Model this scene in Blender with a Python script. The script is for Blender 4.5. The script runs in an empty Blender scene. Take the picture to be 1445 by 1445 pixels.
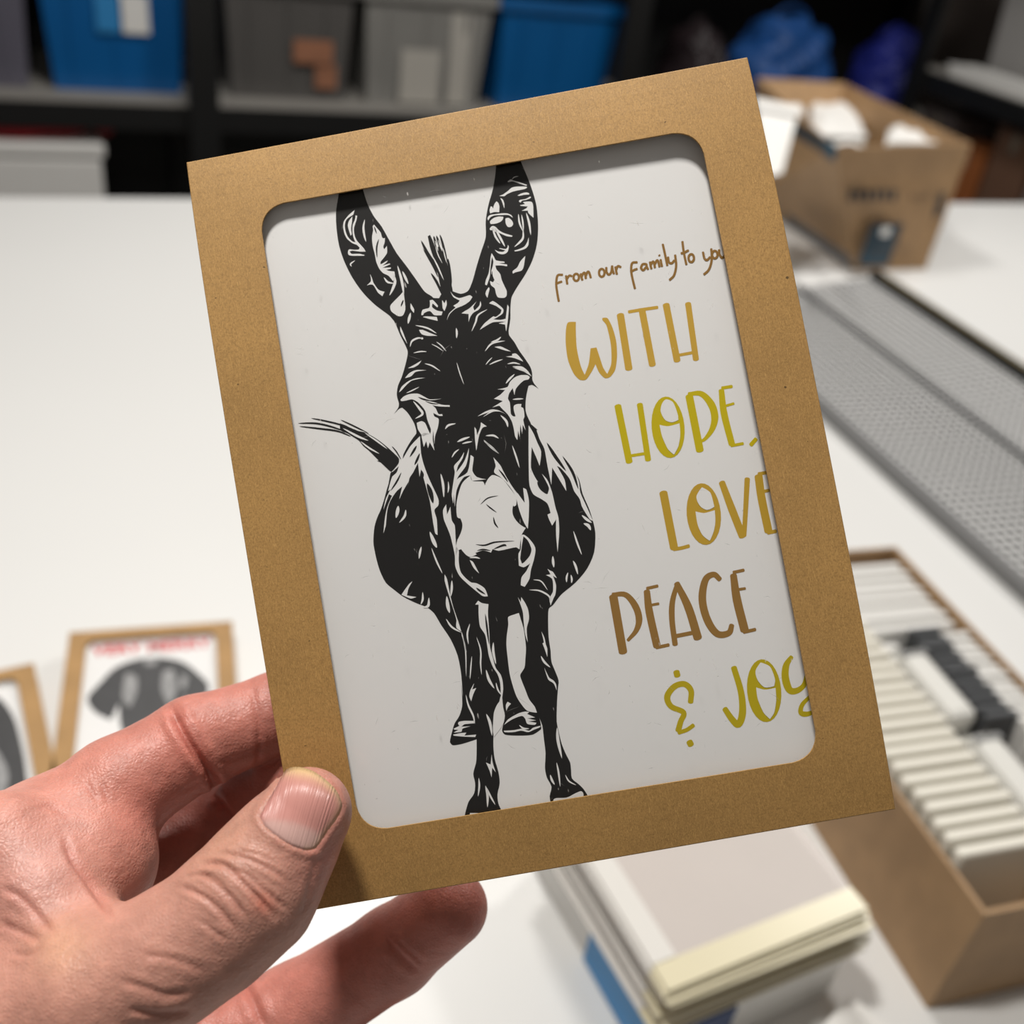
import bpy, bmesh, math, random
import numpy as np
from mathutils import Vector, Matrix
from mathutils.geometry import delaunay_2d_cdt

# ------------------------------------------------------------------ camera, light, exposure
scene = bpy.context.scene
COL = scene.collection
F = 1445.0; C = 722.5; H = 0.53             # focal length in pixels, image centre, camera height over the table
def unit(v):
    return v / np.linalg.norm(v)
_d = np.array([400. - C, -(2900. - C), -F]); ZA = -unit(_d)      # straight down (plumb line) as seen by the camera
_x = np.array([4385. - C, -(305. - C), -F]); XA = unit(_x - ZA * (_x @ ZA))   # along the back shelf
YA = np.cross(ZA, XA)
RW = np.array([XA, YA, ZA]); CAM = np.array([0., 0., H])
cd = bpy.data.cameras.new('camera'); cam = bpy.data.objects.new('camera', cd); COL.objects.link(cam)
M4 = Matrix.Identity(4)
for i in range(3):
    for j in range(3):
        M4[i][j] = RW[i][j]
    M4[i][3] = CAM[i]
cam.matrix_world = M4
cd.sensor_width = 36; cd.lens = 36.0; cd.clip_start = 0.01; cd.clip_end = 50
cd.dof.use_dof = True; cd.dof.focus_distance = 0.1985; cd.dof.aperture_fstop = 11.5
scene.camera = cam
w = bpy.data.worlds.new('room_ambient'); scene.world = w; w.use_nodes = True
w.node_tree.nodes['Background'].inputs[0].default_value = (1.0, 0.93, 0.85, 1)
w.node_tree.nodes['Background'].inputs[1].default_value = 0.16
def area(name, loc, size, power, col, target=None):
    l = bpy.data.lights.new(name, 'AREA'); l.shape = 'DISK'; l.size = size; l.energy = power; l.color = col
    o = bpy.data.objects.new(name, l); COL.objects.link(o); o.location = loc
    if target is not None:
        o.rotation_euler = (Vector(target) - Vector(loc)).to_track_quat('-Z', 'Y').to_euler()
    return o
area('hanging_lamp', (-0.065, 0.335, 1.11), 0.10, 8.1, (1.0, 0.965, 0.915))
area('ceiling_lamp', (0.35, 1.50, 1.60), 0.30, 17.0, (1.0, 0.97, 0.93))
area('ceiling_lamp', (1.70, 1.20, 1.60), 0.30, 21.0, (1.0, 0.97, 0.93))
scene.view_settings.view_transform = 'Standard'; scene.view_settings.look = 'None'
scene.view_settings.gamma = 1.0; scene.view_settings.use_curve_mapping = False
scene.view_settings.exposure = 0.0

# ------------------------------------------------------------------ helpers
def ray(px, py):
    return RW @ np.array([(px - C) / F, -(py - C) / F, -1.])
def onz(px, py, z=0.0):
    r = ray(px, py); return CAM + r * ((z - H) / r[2])
def ony(px, py, y):
    r = ray(px, py); return CAM + r * (y / r[1])
def cs(px, py, depth):                       # camera-space point (x right, y up, z towards viewer)
    return np.array([(px - C) / F * depth, -(py - C) / F * depth, -depth])
def hexc(r, g, b):
    f = lambda c: (c / 255 / 12.92) if c / 255 <= 0.04045 else ((c / 255 + 0.055) / 1.055) ** 2.4
    return (f(r), f(g), f(b), 1.0)
MATS = {}
def mat(name, col, rough=0.6, noise=0.0, nscale=40.0, bump=0.0, bscale=300.0, metal=0.0, spec=0.5, alpha=1.0, trans=0.0, stretch=None, bdist=0.0005):
    if name in MATS: return MATS[name]
    m = bpy.data.materials.new(name); m.use_nodes = True; nt = m.node_tree; b = nt.nodes['Principled BSDF']
    b.inputs['Base Color'].default_value = col; b.inputs['Roughness'].default_value = rough
    b.inputs['Metallic'].default_value = metal; b.inputs['Specular IOR Level'].default_value = spec
    b.inputs['Alpha'].default_value = alpha; b.inputs['Transmission Weight'].default_value = trans
    tc = nt.nodes.new('ShaderNodeTexCoord'); mp = nt.nodes.new('ShaderNodeMapping')
    nt.links.new(tc.outputs['Object'], mp.inputs[0])
    if stretch: mp.inputs['Scale'].default_value = stretch
    n = nt.nodes.new('ShaderNodeTexNoise'); n.inputs['Scale'].default_value = nscale; n.inputs['Detail'].default_value = 5
    nt.links.new(mp.outputs[0], n.inputs[0])
    mx = nt.nodes.new('ShaderNodeMix'); mx.data_type = 'RGBA'
    k = noise
    mx.inputs[6].default_value = (col[0]*(1-k), col[1]*(1-k), col[2]*(1-k), 1)
    mx.inputs[7].default_value = (min(1, col[0]*(1+k)), min(1, col[1]*(1+k)), min(1, col[2]*(1+k)), 1)
    nt.links.new(n.outputs[0], mx.inputs[0]); nt.links.new(mx.outputs[2], b.inputs['Base Color'])
    if bump > 0:
        n2 = nt.nodes.new('ShaderNodeTexNoise'); n2.inputs['Scale'].default_value = bscale; n2.inputs['Detail'].default_value = 3
        nt.links.new(mp.outputs[0], n2.inputs[0])
        bp = nt.nodes.new('ShaderNodeBump'); bp.inputs['Strength'].default_value = bump; bp.inputs['Distance'].default_value = bdist
        nt.links.new(n2.outputs[0], bp.inputs['Height']); nt.links.new(bp.outputs[0], b.inputs['Normal'])
    MATS[name] = m; return m

def obj(name, me, material=None, parent=None):
    o = bpy.data.objects.new(name, me); COL.objects.link(o)
    if material is not None and me is not None and not me.materials: me.materials.append(material)
    if parent is not None: o.parent = parent
    return o
def tag(o, label, cat, group=None):
    o['label'] = label; o['category'] = cat
    if group: o['group'] = group
    return o
def struct(o):
    o['kind'] = 'structure'; return o
def thing(name, label, cat, loc=(0, 0, 0), rz=0.0, group=None):
    o = bpy.data.objects.new(name, None); COL.objects.link(o); o.location = loc; o.rotation_euler = (0, 0, rz)
    o.empty_display_size = 0.02
    return tag(o, label, cat, group)
def mesh(name, verts, faces, smooth=False):
    me = bpy.data.meshes.new(name); me.from_pydata([tuple(map(float, v)) for v in verts], [], [tuple(map(int, f)) for f in faces]); me.update()
    if smooth: me.polygons.foreach_set('use_smooth', [True] * len(me.polygons))
    return me
def bm_mesh(name, bm, smooth=False):
    me = bpy.data.meshes.new(name); bmesh.ops.recalc_face_normals(bm, faces=bm.faces); bm.to_mesh(me); bm.free()
    if smooth: me.polygons.foreach_set('use_smooth', [True] * len(me.polygons))
    return me
def add_box(bm, lo, hi, bevel=0.0):
    vs = [bm.verts.new((x, y, z)) for z in (lo[2], hi[2]) for y in (lo[1], hi[1]) for x in (lo[0], hi[0])]
    fs = [bm.faces.new([vs[i] for i in q]) for q in ((0, 2, 3, 1), (4, 5, 7, 6), (0, 1, 5, 4), (2, 6, 7, 3), (0, 4, 6, 2), (1, 3, 7, 5))]
    if bevel > 0:
        es = list({e for f in fs for e in f.edges})
        bmesh.ops.bevel(bm, geom=es, offset=bevel, segments=2, affect='EDGES', profile=0.5)
def box(name, lo, hi, material, parent=None, bevel=0.0):
    bm = bmesh.new(); add_box(bm, lo, hi, bevel); return obj(name, bm_mesh(name, bm), material, parent)
def hexa(name, bottom, top, material, parent=None):      # solid from four bottom and four top corners
    v = [tuple(p) for p in bottom] + [tuple(p) for p in top]
    f = [(3, 2, 1, 0), (4, 5, 6, 7)] + [(i, (i + 1) % 4, 4 + (i + 1) % 4, 4 + i) for i in range(4)]
    return obj(name, mesh(name, v, f), material, parent)
def copy_tree(o, parent=None):
    c = o.copy(); COL.objects.link(c); c.parent = parent
    for ch in [x for x in o.children]: copy_tree(ch, c)
    return c

# ------------------------------------------------------------------ materials
def kraft(name, col, fib=1.0):
    m = bpy.data.materials.new(name); m.use_nodes = True; nt = m.node_tree; b = nt.nodes['Principled BSDF']; L = nt.links.new
    b.inputs['Roughness'].default_value = 0.55; b.inputs['Specular IOR Level'].default_value = 0.35
    tc = nt.nodes.new('ShaderNodeTexCoord')
    def noise(scale, sc=(1, 1, 1), rot=0.0, detail=4, dist=0.0):
        mp = nt.nodes.new('ShaderNodeMapping'); mp.inputs['Scale'].default_value = sc; mp.inputs['Rotation'].default_value = (0, 0, rot)
        n = nt.nodes.new('ShaderNodeTexNoise'); n.inputs['Scale'].default_value = scale; n.inputs['Detail'].default_value = detail; n.inputs['Distortion'].default_value = dist
        L(tc.outputs['Object'], mp.inputs[0]); L(mp.outputs[0], n.inputs[0]); return n.outputs[0]
    def mixc(a, bcol, fac):
        x = nt.nodes.new('ShaderNodeMix'); x.data_type = 'RGBA'
        if isinstance(a, tuple): x.inputs[6].default_value = a
        else: L(a, x.inputs[6])
        x.inputs[7].default_value = bcol; L(fac, x.inputs[0]); return x.outputs[2]
    def ramp(v, lo, hi, top=1.0):
        r = nt.nodes.new('ShaderNodeMapRange'); r.inputs[1].default_value = lo; r.inputs[2].default_value = hi; r.inputs[4].default_value = top
        L(v, r.inputs[0]); return r.outputs[0]
    mul = lambda k: (col[0] * k, col[1] * k, col[2] * k, 1)
    hi_ = (min(1, col[0]*1.45), min(1, col[1]*1.5), min(1, col[2]*1.6), 1)
    c = mixc(mul(0.90), mul(1.08), ramp(noise(45), 0.35, 0.65))
    c = mixc(c, mul(0.72), ramp(noise(2400, detail=3), 0.45, 0.63, 0.62 * fib))
    f1 = noise(3000, (1, 0.14, 1), 0.5, 2, 3.5)
    for r_, s_ in ((0.5, 3000), (-0.35, 3400), (1.9, 2700), (-1.1, 3700), (1.2, 3100)):
        c = mixc(c, hi_, ramp(noise(s_, (1, 0.14, 1), r_, 2, 3.5), 0.59, 0.71, 0.60 * fib))
    c = mixc(c, mul(0.5), ramp(noise(3300, (0.2, 1, 1), 0.9, 2, 1.5), 0.63, 0.76, 0.5 * fib))
    c = mixc(c, mul(0.25), ramp(noise(900, detail=0), 0.87, 0.885, 0.8 * fib))
    L(c, b.inputs['Base Color'])
    bp = nt.nodes.new('ShaderNodeBump'); bp.inputs['Strength'].default_value = 0.35; bp.inputs['Distance'].default_value = 0.0001
    L(f1, bp.inputs['Height']); L(bp.outputs[0], b.inputs['Normal'])
    return m
KRAFT = kraft('kraft_board', (0.385, 0.218, 0.070), 1.15)
KRAFT2 = kraft('kraft_board_small_box', (0.40, 0.235, 0.095), 0.4)
CARDB = kraft('corrugated_board', (0.36, 0.225, 0.115), 0.3)
PAPER = mat('white_card_stock', (0.80, 0.795, 0.785, 1), 0.45, 0.02, 30)
INK = mat('black_ink', (0.011, 0.0105, 0.0105, 1), 0.45, 0.1, 60, spec=0.3)
WHITE_TOP = mat('white_laminate', (0.75, 0.75, 0.735, 1), 0.35, 0.015, 4)
WHITE_P = mat('white_paper', (0.80, 0.79, 0.76, 1), 0.5, 0.03, 20)
CREAM = mat('cream_paper', (0.78, 0.75, 0.66, 1), 0.5, 0.03, 20)
DGREY = mat('charcoal_paper', (0.06, 0.063, 0.068, 1), 0.5, 0.1, 30)
BLACKM = mat('black_metal', (0.005, 0.005, 0.005, 1), 0.5, 0.2, 20)
WIRE = mat('grey_wire', (0.10, 0.10, 0.10, 1), 0.4, 0.05, 50)
STEEL = mat('grey_steel', (0.17, 0.17, 0.17, 1), 0.4, 0.08, 30)
SHELF = mat('grey_shelf_board', (0.30, 0.285, 0.26, 1), 0.6, 0.12, 12)
NAVY = mat('navy_print', (0.010, 0.045, 0.16, 1), 0.4, 0.1, 30)
BLUEP = mat('blue_print', (0.03, 0.24, 0.55, 1), 0.4, 0.1, 30)
TEALD = mat('dark_teal_print', (0.012, 0.035, 0.055, 1), 0.4, 0.15, 60)
BLACKP = mat('black_print', (0.02, 0.02, 0.022, 1), 0.45, 0.1, 60)
RED = mat('red_ink', (0.60, 0.05, 0.05, 1), 0.5, 0.1, 40)
def film_mat(name, tint=(1, 1, 1, 1), gloss=0.06, rough=0.04, dust=True):
    m = bpy.data.materials.new(name); m.use_nodes = True; nt = m.node_tree; nt.nodes.clear(); L = nt.links.new
    out = nt.nodes.new('ShaderNodeOutputMaterial'); tr = nt.nodes.new('ShaderNodeBsdfTransparent'); tr.inputs[0].default_value = tint
    gl = nt.nodes.new('ShaderNodeBsdfGlossy'); gl.inputs['Roughness'].default_value = rough
    fc = nt.nodes.new('ShaderNodeLayerWeight'); pw = nt.nodes.new('ShaderNodeMath'); pw.operation = 'POWER'; pw.inputs[1].default_value = 4.0
    L(fc.outputs['Facing'], pw.inputs[0]); lw = nt.nodes.new('ShaderNodeMath'); lw.operation = 'MULTIPLY_ADD'; lw.inputs[1].default_value = 0.5; lw.inputs[2].default_value = 0.015; L(pw.outputs[0], lw.inputs[0])
    tc = nt.nodes.new('ShaderNodeTexCoord'); n = nt.nodes.new('ShaderNodeTexNoise'); n.inputs['Scale'].default_value = 55; n.inputs['Detail'].default_value = 2
    L(tc.outputs['Object'], n.inputs[0])
    bp = nt.nodes.new('ShaderNodeBump'); bp.inputs['Strength'].default_value = 0.4; bp.inputs['Distance'].default_value = 0.001
    L(n.outputs[0], bp.inputs['Height']); L(bp.outputs[0], gl.inputs['Normal'])
    mx = nt.nodes.new('ShaderNodeMixShader'); L(lw.outputs[0], mx.inputs[0]); L(tr.outputs[0], mx.inputs[1]); L(gl.outputs[0], mx.inputs[2])
    if dust:
        df = nt.nodes.new('ShaderNodeBsdfDiffuse'); df.inputs[0].default_value = (0.7, 0.68, 0.65, 1)
        mp = nt.nodes.new('ShaderNodeMapping'); mp.inputs['Scale'].default_value = (1, 0.35, 1); mp.inputs['Rotation'].default_value = (0, 0, 1.3)
        L(tc.outputs['Object'], mp.inputs[0])
        n2 = nt.nodes.new('ShaderNodeTexNoise'); n2.inputs['Scale'].default_value = 1300; n2.inputs['Detail'].default_value = 1
        L(mp.outputs[0], n2.inputs[0])
        r = nt.nodes.new('ShaderNodeMapRange'); r.inputs[1].default_value = 0.77; r.inputs[2].default_value = 0.81; r.inputs[4].default_value = 0.30
        L(n2.outputs[0], r.inputs[0])
        m2 = nt.nodes.new('ShaderNodeMixShader'); L(r.outputs[0], m2.inputs[0]); L(mx.outputs[0], m2.inputs[1]); L(df.outputs[0], m2.inputs[2])
        L(m2.outputs[0], out.inputs[0])
    else:
        L(mx.outputs[0], out.inputs[0])
    return m
FILM = film_mat('clear_film')
FILM2 = film_mat('clear_film_small', dust=False)

# ------------------------------------------------------------------ the setting
FLOOR_Z = -0.90
struct(box('floor', (-3.5, -1.5, FLOOR_Z - 0.05), (4.2, 4.0, FLOOR_Z), mat('dark_floor', (0.07, 0.06, 0.055, 1), 0.6, 0.2, 5)))
struct(box('wall_back', (-3.5, 3.55, FLOOR_Z), (4.2, 3.65, 1.9), mat('dim_wall_paint', (0.10, 0.09, 0.085, 1), 0.8, 0.1, 3)))
struct(box('wall_right', (3.3, -1.5, FLOOR_Z), (3.4, 3.55, 1.9), mat('brown_wall_paint', (0.16, 0.13, 0.115, 1), 0.8, 0.1, 3)))

# work table: a white top on four legs
t = thing('work_table', 'large white work table under the boxes and trays', 'table', (0.4, 0.6, FLOOR_Z))
def lb(p): return (p[0] - 0.4, p[1] - 0.6, p[2] - FLOOR_Z)
box('tabletop', lb((-1.3, -0.35, -0.035)), lb((2.2, 1.645, 0.0)), WHITE_TOP, t, 0.004)
box('apron', lb((-1.2, 1.55, -0.12)), lb((2.1, 1.57, -0.0352)), WHITE_TOP, t)
for lx in (-1.2, 2.04):
    for ly in (-0.28, 1.48):
        box('leg', lb((lx, ly, FLOOR_Z)), lb((lx + 0.06, ly + 0.06, -0.0352)), BLACKM, t)

# back shelving unit
SY = 2.70; SZ = -0.105
t = thing('shelving_unit', 'black metal shelving unit with grey boards against the back wall', 'shelf', (0.9, SY, FLOOR_Z))
def ls(p): return (p[0] - 0.9, p[1] - SY, p[2] - FLOOR_Z)
for z in (SZ, SZ - 0.42, SZ + 0.62):
    box('shelf_board', ls((-1.6, SY, z - 0.012)), ls((2.82, SY + 0.5, z)), SHELF, t)
    box('shelf_beam', ls((-1.6, SY - 0.008, z - 0.07)), ls((2.82, SY - 0.0002, z - 0.012)), BLACKM, t)
for x in (-1.6, 0.285, 1.42, 2.75):
    for y in (SY - 0.03, SY + 0.455):
        box('post', ls((x, y, FLOOR_Z)), ls((x + 0.07, y + 0.025, 0.95)), BLACKM, t)
box('back_panel', ls((-1.6, SY + 0.505, FLOOR_Z)), ls((2.82, SY + 0.515, 0.95)), BLACKM, t)

def plastic(name, col, alpha=1.0, rough=0.3):
    return mat(name, col, rough, 0.12, 6, alpha=alpha)
def tote(name, label, x0, x1, material, h=0.27, depth=0.38, group=None, cat='bin', taper=0.9, y=SY + 0.05, z=SZ):
    cx = (x0 + x1) / 2; wd = (x1 - x0) / 2; t = thing(name, label, cat, (cx, y, z + 0.0005), 0, group)
    bm = bmesh.new()
    def ring(s, zz, inset):
        return [bm.verts.new(p) for p in ((-wd*s+inset, inset + depth*(1-s)/2, zz), (wd*s-inset, inset + depth*(1-s)/2, zz), (wd*s-inset, depth-inset - depth*(1-s)/2, zz), (-wd*s+inset, depth-inset - depth*(1-s)/2, zz))]
    a = ring(taper, 0, 0); b = ring(1, h, 0); c = ring(1, h, 0.004); d = ring(taper, 0.004, 0.004)
    bm.faces.new(a[::-1]); bm.faces.new(d)
    for p, q in ((a, b), (b, c), (c, d)):
        for i in range(4): bm.faces.new((p[i], p[(i+1) % 4], q[(i+1) % 4], q[i]))
    obj('tub', bm_mesh('tub', bm), material, t)
    bm = bmesh.new(); e = 0.012
    add_box(bm, (-wd-e, -e, h-0.02), (wd+e, -0.0005, h+0.008)); add_box(bm, (-wd-e, depth+0.0005, h-0.02), (wd+e, depth+e, h+0.008))
    add_box(bm, (-wd-e, 0, h-0.02), (-wd-0.0005, depth, h+0.008)); add_box(bm, (wd+0.0005, 0, h-0.02), (wd+e, depth, h+0.008))
    obj('rim', bm_mesh('rim', bm), material, t)
    for k in range(3):
        xx = -wd * 0.6 + k * wd * 0.6
        hexa('rib', [(xx-.006, depth*(1-taper)/2-.004, .02), (xx+.006, depth*(1-taper)/2-.004, .02), (xx+.006, depth*(1-taper)/2+.002, .02), (xx-.006, depth*(1-taper)/2+.002, .02)],
             [(xx-.006, -.003, h-.025), (xx+.006, -.003, h-.025), (xx+.006, .003, h-.025), (xx-.006, .003, h-.025)], material, t)
    return t
BLUE_PL = plastic('blue_plastic', (0.004, 0.11, 0.34, 1)); GREY_PL = plastic('smoky_plastic', (0.10, 0.095, 0.09, 1))
CLEAR_PL = plastic('frosted_plastic', (0.24, 0.235, 0.22, 1)); PURP_PL = plastic('grey_purple_plastic', (0.13, 0.125, 0.16, 1)); BLUE2_PL = plastic('bright_blue_plastic', (0.004, 0.10, 0.30, 1))
def bx(px): return float(ony(px, 70, SY + 0.05)[0])
tote('storage_bin', 'grey purple storage bin at the left end of the shelf', bx(-160), bx(44), PURP_PL, group='storage bins on the back shelf')
tb = tote('storage_bin', 'dark blue plastic tote with white and blue label on the back shelf', bx(62), bx(263), BLUE_PL, group='storage bins on the back shelf')
tote('storage_bin', 'smoky grey bin with orange contents right of the shelf post', bx(318), bx(498), GREY_PL, group='storage bins on the back shelf')
tc_ = tote('storage_bin', 'pale frosted bin with white paper inside on the back shelf', bx(514), bx(690), CLEAR_PL, group='storage bins on the back shelf')
tote('storage_bin', 'bright blue tote at the right of the shelved bins', bx(704), bx(868), BLUE2_PL, group='storage bins on the back shelf')
def front_patch(name, x0, y0, x1, y1, material, parent, yy):
    a = ony(x0, y1, yy); b = ony(x1, y0, yy)
    l = parent.location
    return box(name, (a[0]-l.x, yy-l.y-0.003, max(a[2], SZ + 0.006)-l.z), (b[0]-l.x, yy-l.y-0.001, b[2]-l.z), material, parent)
bl = front_patch('label', 137, -6, 170, 44, BLUEP, tb, SY + 0.052); front_patch('label', 171, -6, 208, 46, WHITE_P, tb, SY + 0.052)
front_patch('paper_insert', 562, 72, 622, 148, mat('pale_insert', (0.42, 0.40, 0.36, 1), 0.6, 0.05, 8), tc_, SY + 0.055)
front_patch('paper_insert', 628, 20, 668, 150, mat('pale_insert', (0.42, 0.40, 0.36, 1)), tc_, SY + 0.055)
g_ = [o for o in bpy.data.objects if o.get('label', '').startswith('smoky grey bin')][0]
OR_ = mat('orange_contents', (0.30, 0.13, 0.07, 1), 0.6, 0.3, 20)
front_patch('orange_insert', 414, 58, 470, 88, OR_, g_, SY + 0.05); front_patch('orange_insert', 444, 92, 475, 124, OR_, g_, SY + 0.055)
# white box with red pouch on the lower shelf
LZ = SZ - 0.42
a = ony(-140, 230, SY + 0.01); b = ony(148, 203, SY + 0.01)
t = thing('storage_box', 'white lidded box on the lower shelf behind the table edge', 'box', ((a[0]+b[0])/2, SY + 0.01, LZ + 0.0005))
hw = (b[0]-a[0])/2; hh = float(b[2]) - LZ
box('body', (-hw*0.95, 0.005, 0), (hw*0.95, 0.3, hh - 0.04), WHITE_P, t, 0.008); box('lid', (-hw, 0, hh - 0.0398), (hw, 0.31, hh), WHITE_P, t, 0.012)
zt = LZ + hh + 0.001
bm = bmesh.new(); bmesh.ops.create_uvsphere(bm, u_segments=24, v_segments=14, radius=1)
for v in bm.verts:
    k = 1 + 0.12 * math.sin(5 * v.co.x + 2) * math.cos(7 * v.co.y); v.co = Vector((v.co.x * 0.17 * k, v.co.y * 0.08 * k, max(-0.55, v.co.z) * 0.045 * k))
zm = min(v.co.z for v in bm.verts)
for v in bm.verts: v.co.z -= zm
p = ony(30, 195, SY + 0.10)
t = thing('zip_pouch', 'red fabric pouch lying on the white box behind the table', 'pouch', (p[0], SY + 0.10, zt))
REDF = mat('red_fabric', (0.45, 0.015, 0.025, 1), 0.7, 0.3, 30)
obj('pouch_body', bm_mesh('pouch_body', bm, True), REDF, t)
bm = bmesh.new(); bmesh.ops.create_uvsphere(bm, u_segments=16, v_segments=10, radius=0.026); obj('tassel', bm_mesh('tassel', bm, True), REDF, t).location = (0.19, -0.02, 0.026)

# blue fabric bags on the right end of the back shelf
def bag(px0, px1, py0, py1, col, name_mat, label, seed, y=SY + 0.14):
    a = ony(px0, py1, y); b = ony(px1, py0, y); rng = random.Random(seed)
    bm = bmesh.new(); bmesh.ops.create_icosphere(bm, subdivisions=5, radius=1)
    ph = [rng.uniform(0, 6) for _ in range(8)]
    for v in bm.verts:
        x, yy, z = v.co
        k = 1 + 0.10 * math.sin(5*x + 3*z + ph[0]) * math.cos(4*z + ph[1]) + 0.07 * abs(math.sin(6*yy + 9*x + 4*z + ph[2])) + 0.05 * math.sin(13*z - 7*x + ph[3]) + 0.03 * math.sin(23*x + 9*yy + ph[4])
        v.co = Vector((x * k * (b[0]-a[0]) / 2.1, yy * k * 0.12, max(-0.6, z * k) * (b[2]-SZ) / 1.6))
    zm = min(v.co.z for v in bm.verts)
    for v in bm.verts: v.co.z -= zm
    t = thing('cloth_bag', label, 'bag', ((a[0]+b[0])/2, y, SZ + 0.001), 0, 'blue cloth bags on the shelf')
    m = mat(name_mat, col, 0.5, 0.35, 14, 0.5, 60, bdist=0.01)
    obj('sack', bm_mesh('sack', bm, True), m, t)
    bm = bmesh.new(); w2 = (b[0]-a[0]) * 0.22; h2 = (b[2]-SZ)
    for k in range(12):
        u0 = math.pi * k / 12; u1 = math.pi * (k + 1) / 12
        q = [bm.verts.new((math.cos(u) * w2 * s_, yy, h2 * 0.9 + math.sin(u) * h2 * 0.22 * s_)) for u in (u0, u1) for s_ in (0.9, 1.0) for yy in (-.006, .006)]
        for f in ((0, 1, 5, 4), (2, 6, 7, 3), (0, 4, 6, 2), (1, 3, 7, 5)): bm.faces.new([q[i] for i in f])
    obj('carry_loop', bm_mesh('carry_loop', bm, True), m, t)
bag(1022, 1180, 30, 150, (0.014, 0.085, 0.30, 1), 'blue_cloth', 'bright blue cloth bag behind the open carton', 3)
bag(1186, 1302, 52, 190, (0.014, 0.022, 0.22, 1), 'violet_blue_cloth', 'violet blue cloth bag nearest the right shelf post', 8, SY + 0.12)
bag(930, 1020, 40, 150, (0.02, 0.012, 0.014, 1), 'dark_cloth', 'dark maroon cloth bag beside the blue totes', 12)

# side shelf along the right wall
RX = 2.40; RZ = 0.10
t = thing('side_shelf', 'black metal side shelf along the right wall', 'shelf', (RX, 2.2, FLOOR_Z))
def lr(p): return (p[0] - RX, p[1] - 2.2, p[2] - FLOOR_Z)
for z in (RZ, RZ - 0.36, RZ + 0.55):
    box('shelf_board', lr((RX, 1.3, z - 0.012)), lr((RX + 0.5, 2.64, z)), SHELF if z == RZ else BLACKM, t)
    box('shelf_beam', lr((RX - 0.008, 1.3, z - 0.06)), lr((RX - 0.0002, 2.64, z - 0.004)), BLACKM, t)
p = ony(1368, 60, 2.45)
for y in (1.3, 2.57):
    for x in (RX - 0.03, RX + 0.47):
        box('post', lr((x, y, FLOOR_Z)), lr((x + 0.022, y + 0.055, 0.9)), BLACKM, t)
WG = mat('grey_white_plastic', (0.34, 0.33, 0.32, 1), 0.5, 0.08, 8)
t = thing('storage_tub', 'grey white tub standing on the right side shelf', 'tub', (RX + 0.30, 2.36, RZ + 0.0005))
hexa('tub_body', [(-.12, -.26, 0), (.13, -.26, 0), (.13, .17, 0), (-.12, .17, 0)], [(-.135, -.28, .28), (.145, -.28, .28), (.145, .185, .28), (-.135, .185, .28)], WG, t)
box('lid', (-.14, -.285, .2802), (.15, .19, .30), WG, t, 0.004)
for k in range(4):
    t = thing('paper_tray', 'flat white tray at the edge of the right side shelf', 'tray', (RX + 0.060, 2.30 + 0.004*k, RZ + 0.0008 + k * 0.008), 0, 'flat trays on the side shelf')
    box('tray_base', (-.05, -.33, 0), (.055, .2, .004), WHITE_P, t); box('tray_edge', (-.05, -.33, .0042), (-.045, .2, .0074), WHITE_P, t)
def brownbox(px0, px1, z0, z1, y, col, label, i):
    t = thing('cardboard_parcel', label, 'box', (RX + 0.10 + 0.002*i, y, RZ - 0.36 + 0.0005), 0, 'parcels on the lower side shelf')
    m = mat('parcel_%d' % i, col, 0.7, 0.15, 10)
    box('body', (-0.06, -0.07, 0), (0.12, 0.07, z1), m, t, 0.003); box('lid', (-0.063, -0.073, z1 + .0002), (0.123, 0.073, z1 + 0.012), m, t)
    box('tape', (-0.0635, -0.012, z1 - 0.05), (-0.0605, 0.012, z1 - 0.001), mat('parcel_tape', (0.2, 0.17, 0.13, 1), 0.3), t)
brownbox(0, 0, 0, 0.27, 2.20, (0.14, 0.07, 0.04, 1), 'reddish brown parcel on the lower right shelf', 0)
brownbox(0, 0, 0, 0.185, 2.36, (0.30, 0.09, 0.02, 1), 'orange parcel on the lower right shelf', 1)
brownbox(0, 0, 0, 0.26, 2.04, (0.22, 0.18, 0.16, 1), 'grey brown parcel nearest the camera on the lower right shelf', 2)
brownbox(0, 0, 0, 0.24, 2.52, (0.10, 0.08, 0.075, 1), 'dark parcel farthest along the lower right shelf', 3)

# ------------------------------------------------------------------ open carton with prints
HB = 0.20
CB = [onz(1205, 382), onz(1306, 380), np.array([1.40, 1.66, 0.]), np.array([1.215, 1.66, 0.])]
CT = [onz(1180, 209, HB), onz(1371, 203, HB), onz(1191, 117, HB), onz(1068, 110, HB)]
for c in CB: c[2] = 0.0005
cen = np.mean(CB, 0)
t = thing('cardboard_carton', 'open brown shipping carton holding white packets, at the back right', 'box', tuple(cen))
lc = lambda p: np.asarray(p) - cen
inward = lambda ps, k: [np.mean(ps, 0) + (p - np.mean(ps, 0)) * k for p in ps]
for i in range(4):
    j = (i + 1) % 4
    bi = inward(CB, 0.965); ti = inward(CT, 0.975)
    hexa('side_panel', [lc(CB[i]), lc(CB[j]), lc(bi[j]), lc(bi[i])], [lc(CT[i]), lc(CT[j]), lc(ti[j]), lc(ti[i])], CARDB, t)
hexa('bottom_panel', [lc(p) for p in inward(CB, .96)], [lc(p) + np.array([0, 0, .004]) for p in inward(CB, .96)], CARDB, t)
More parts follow.
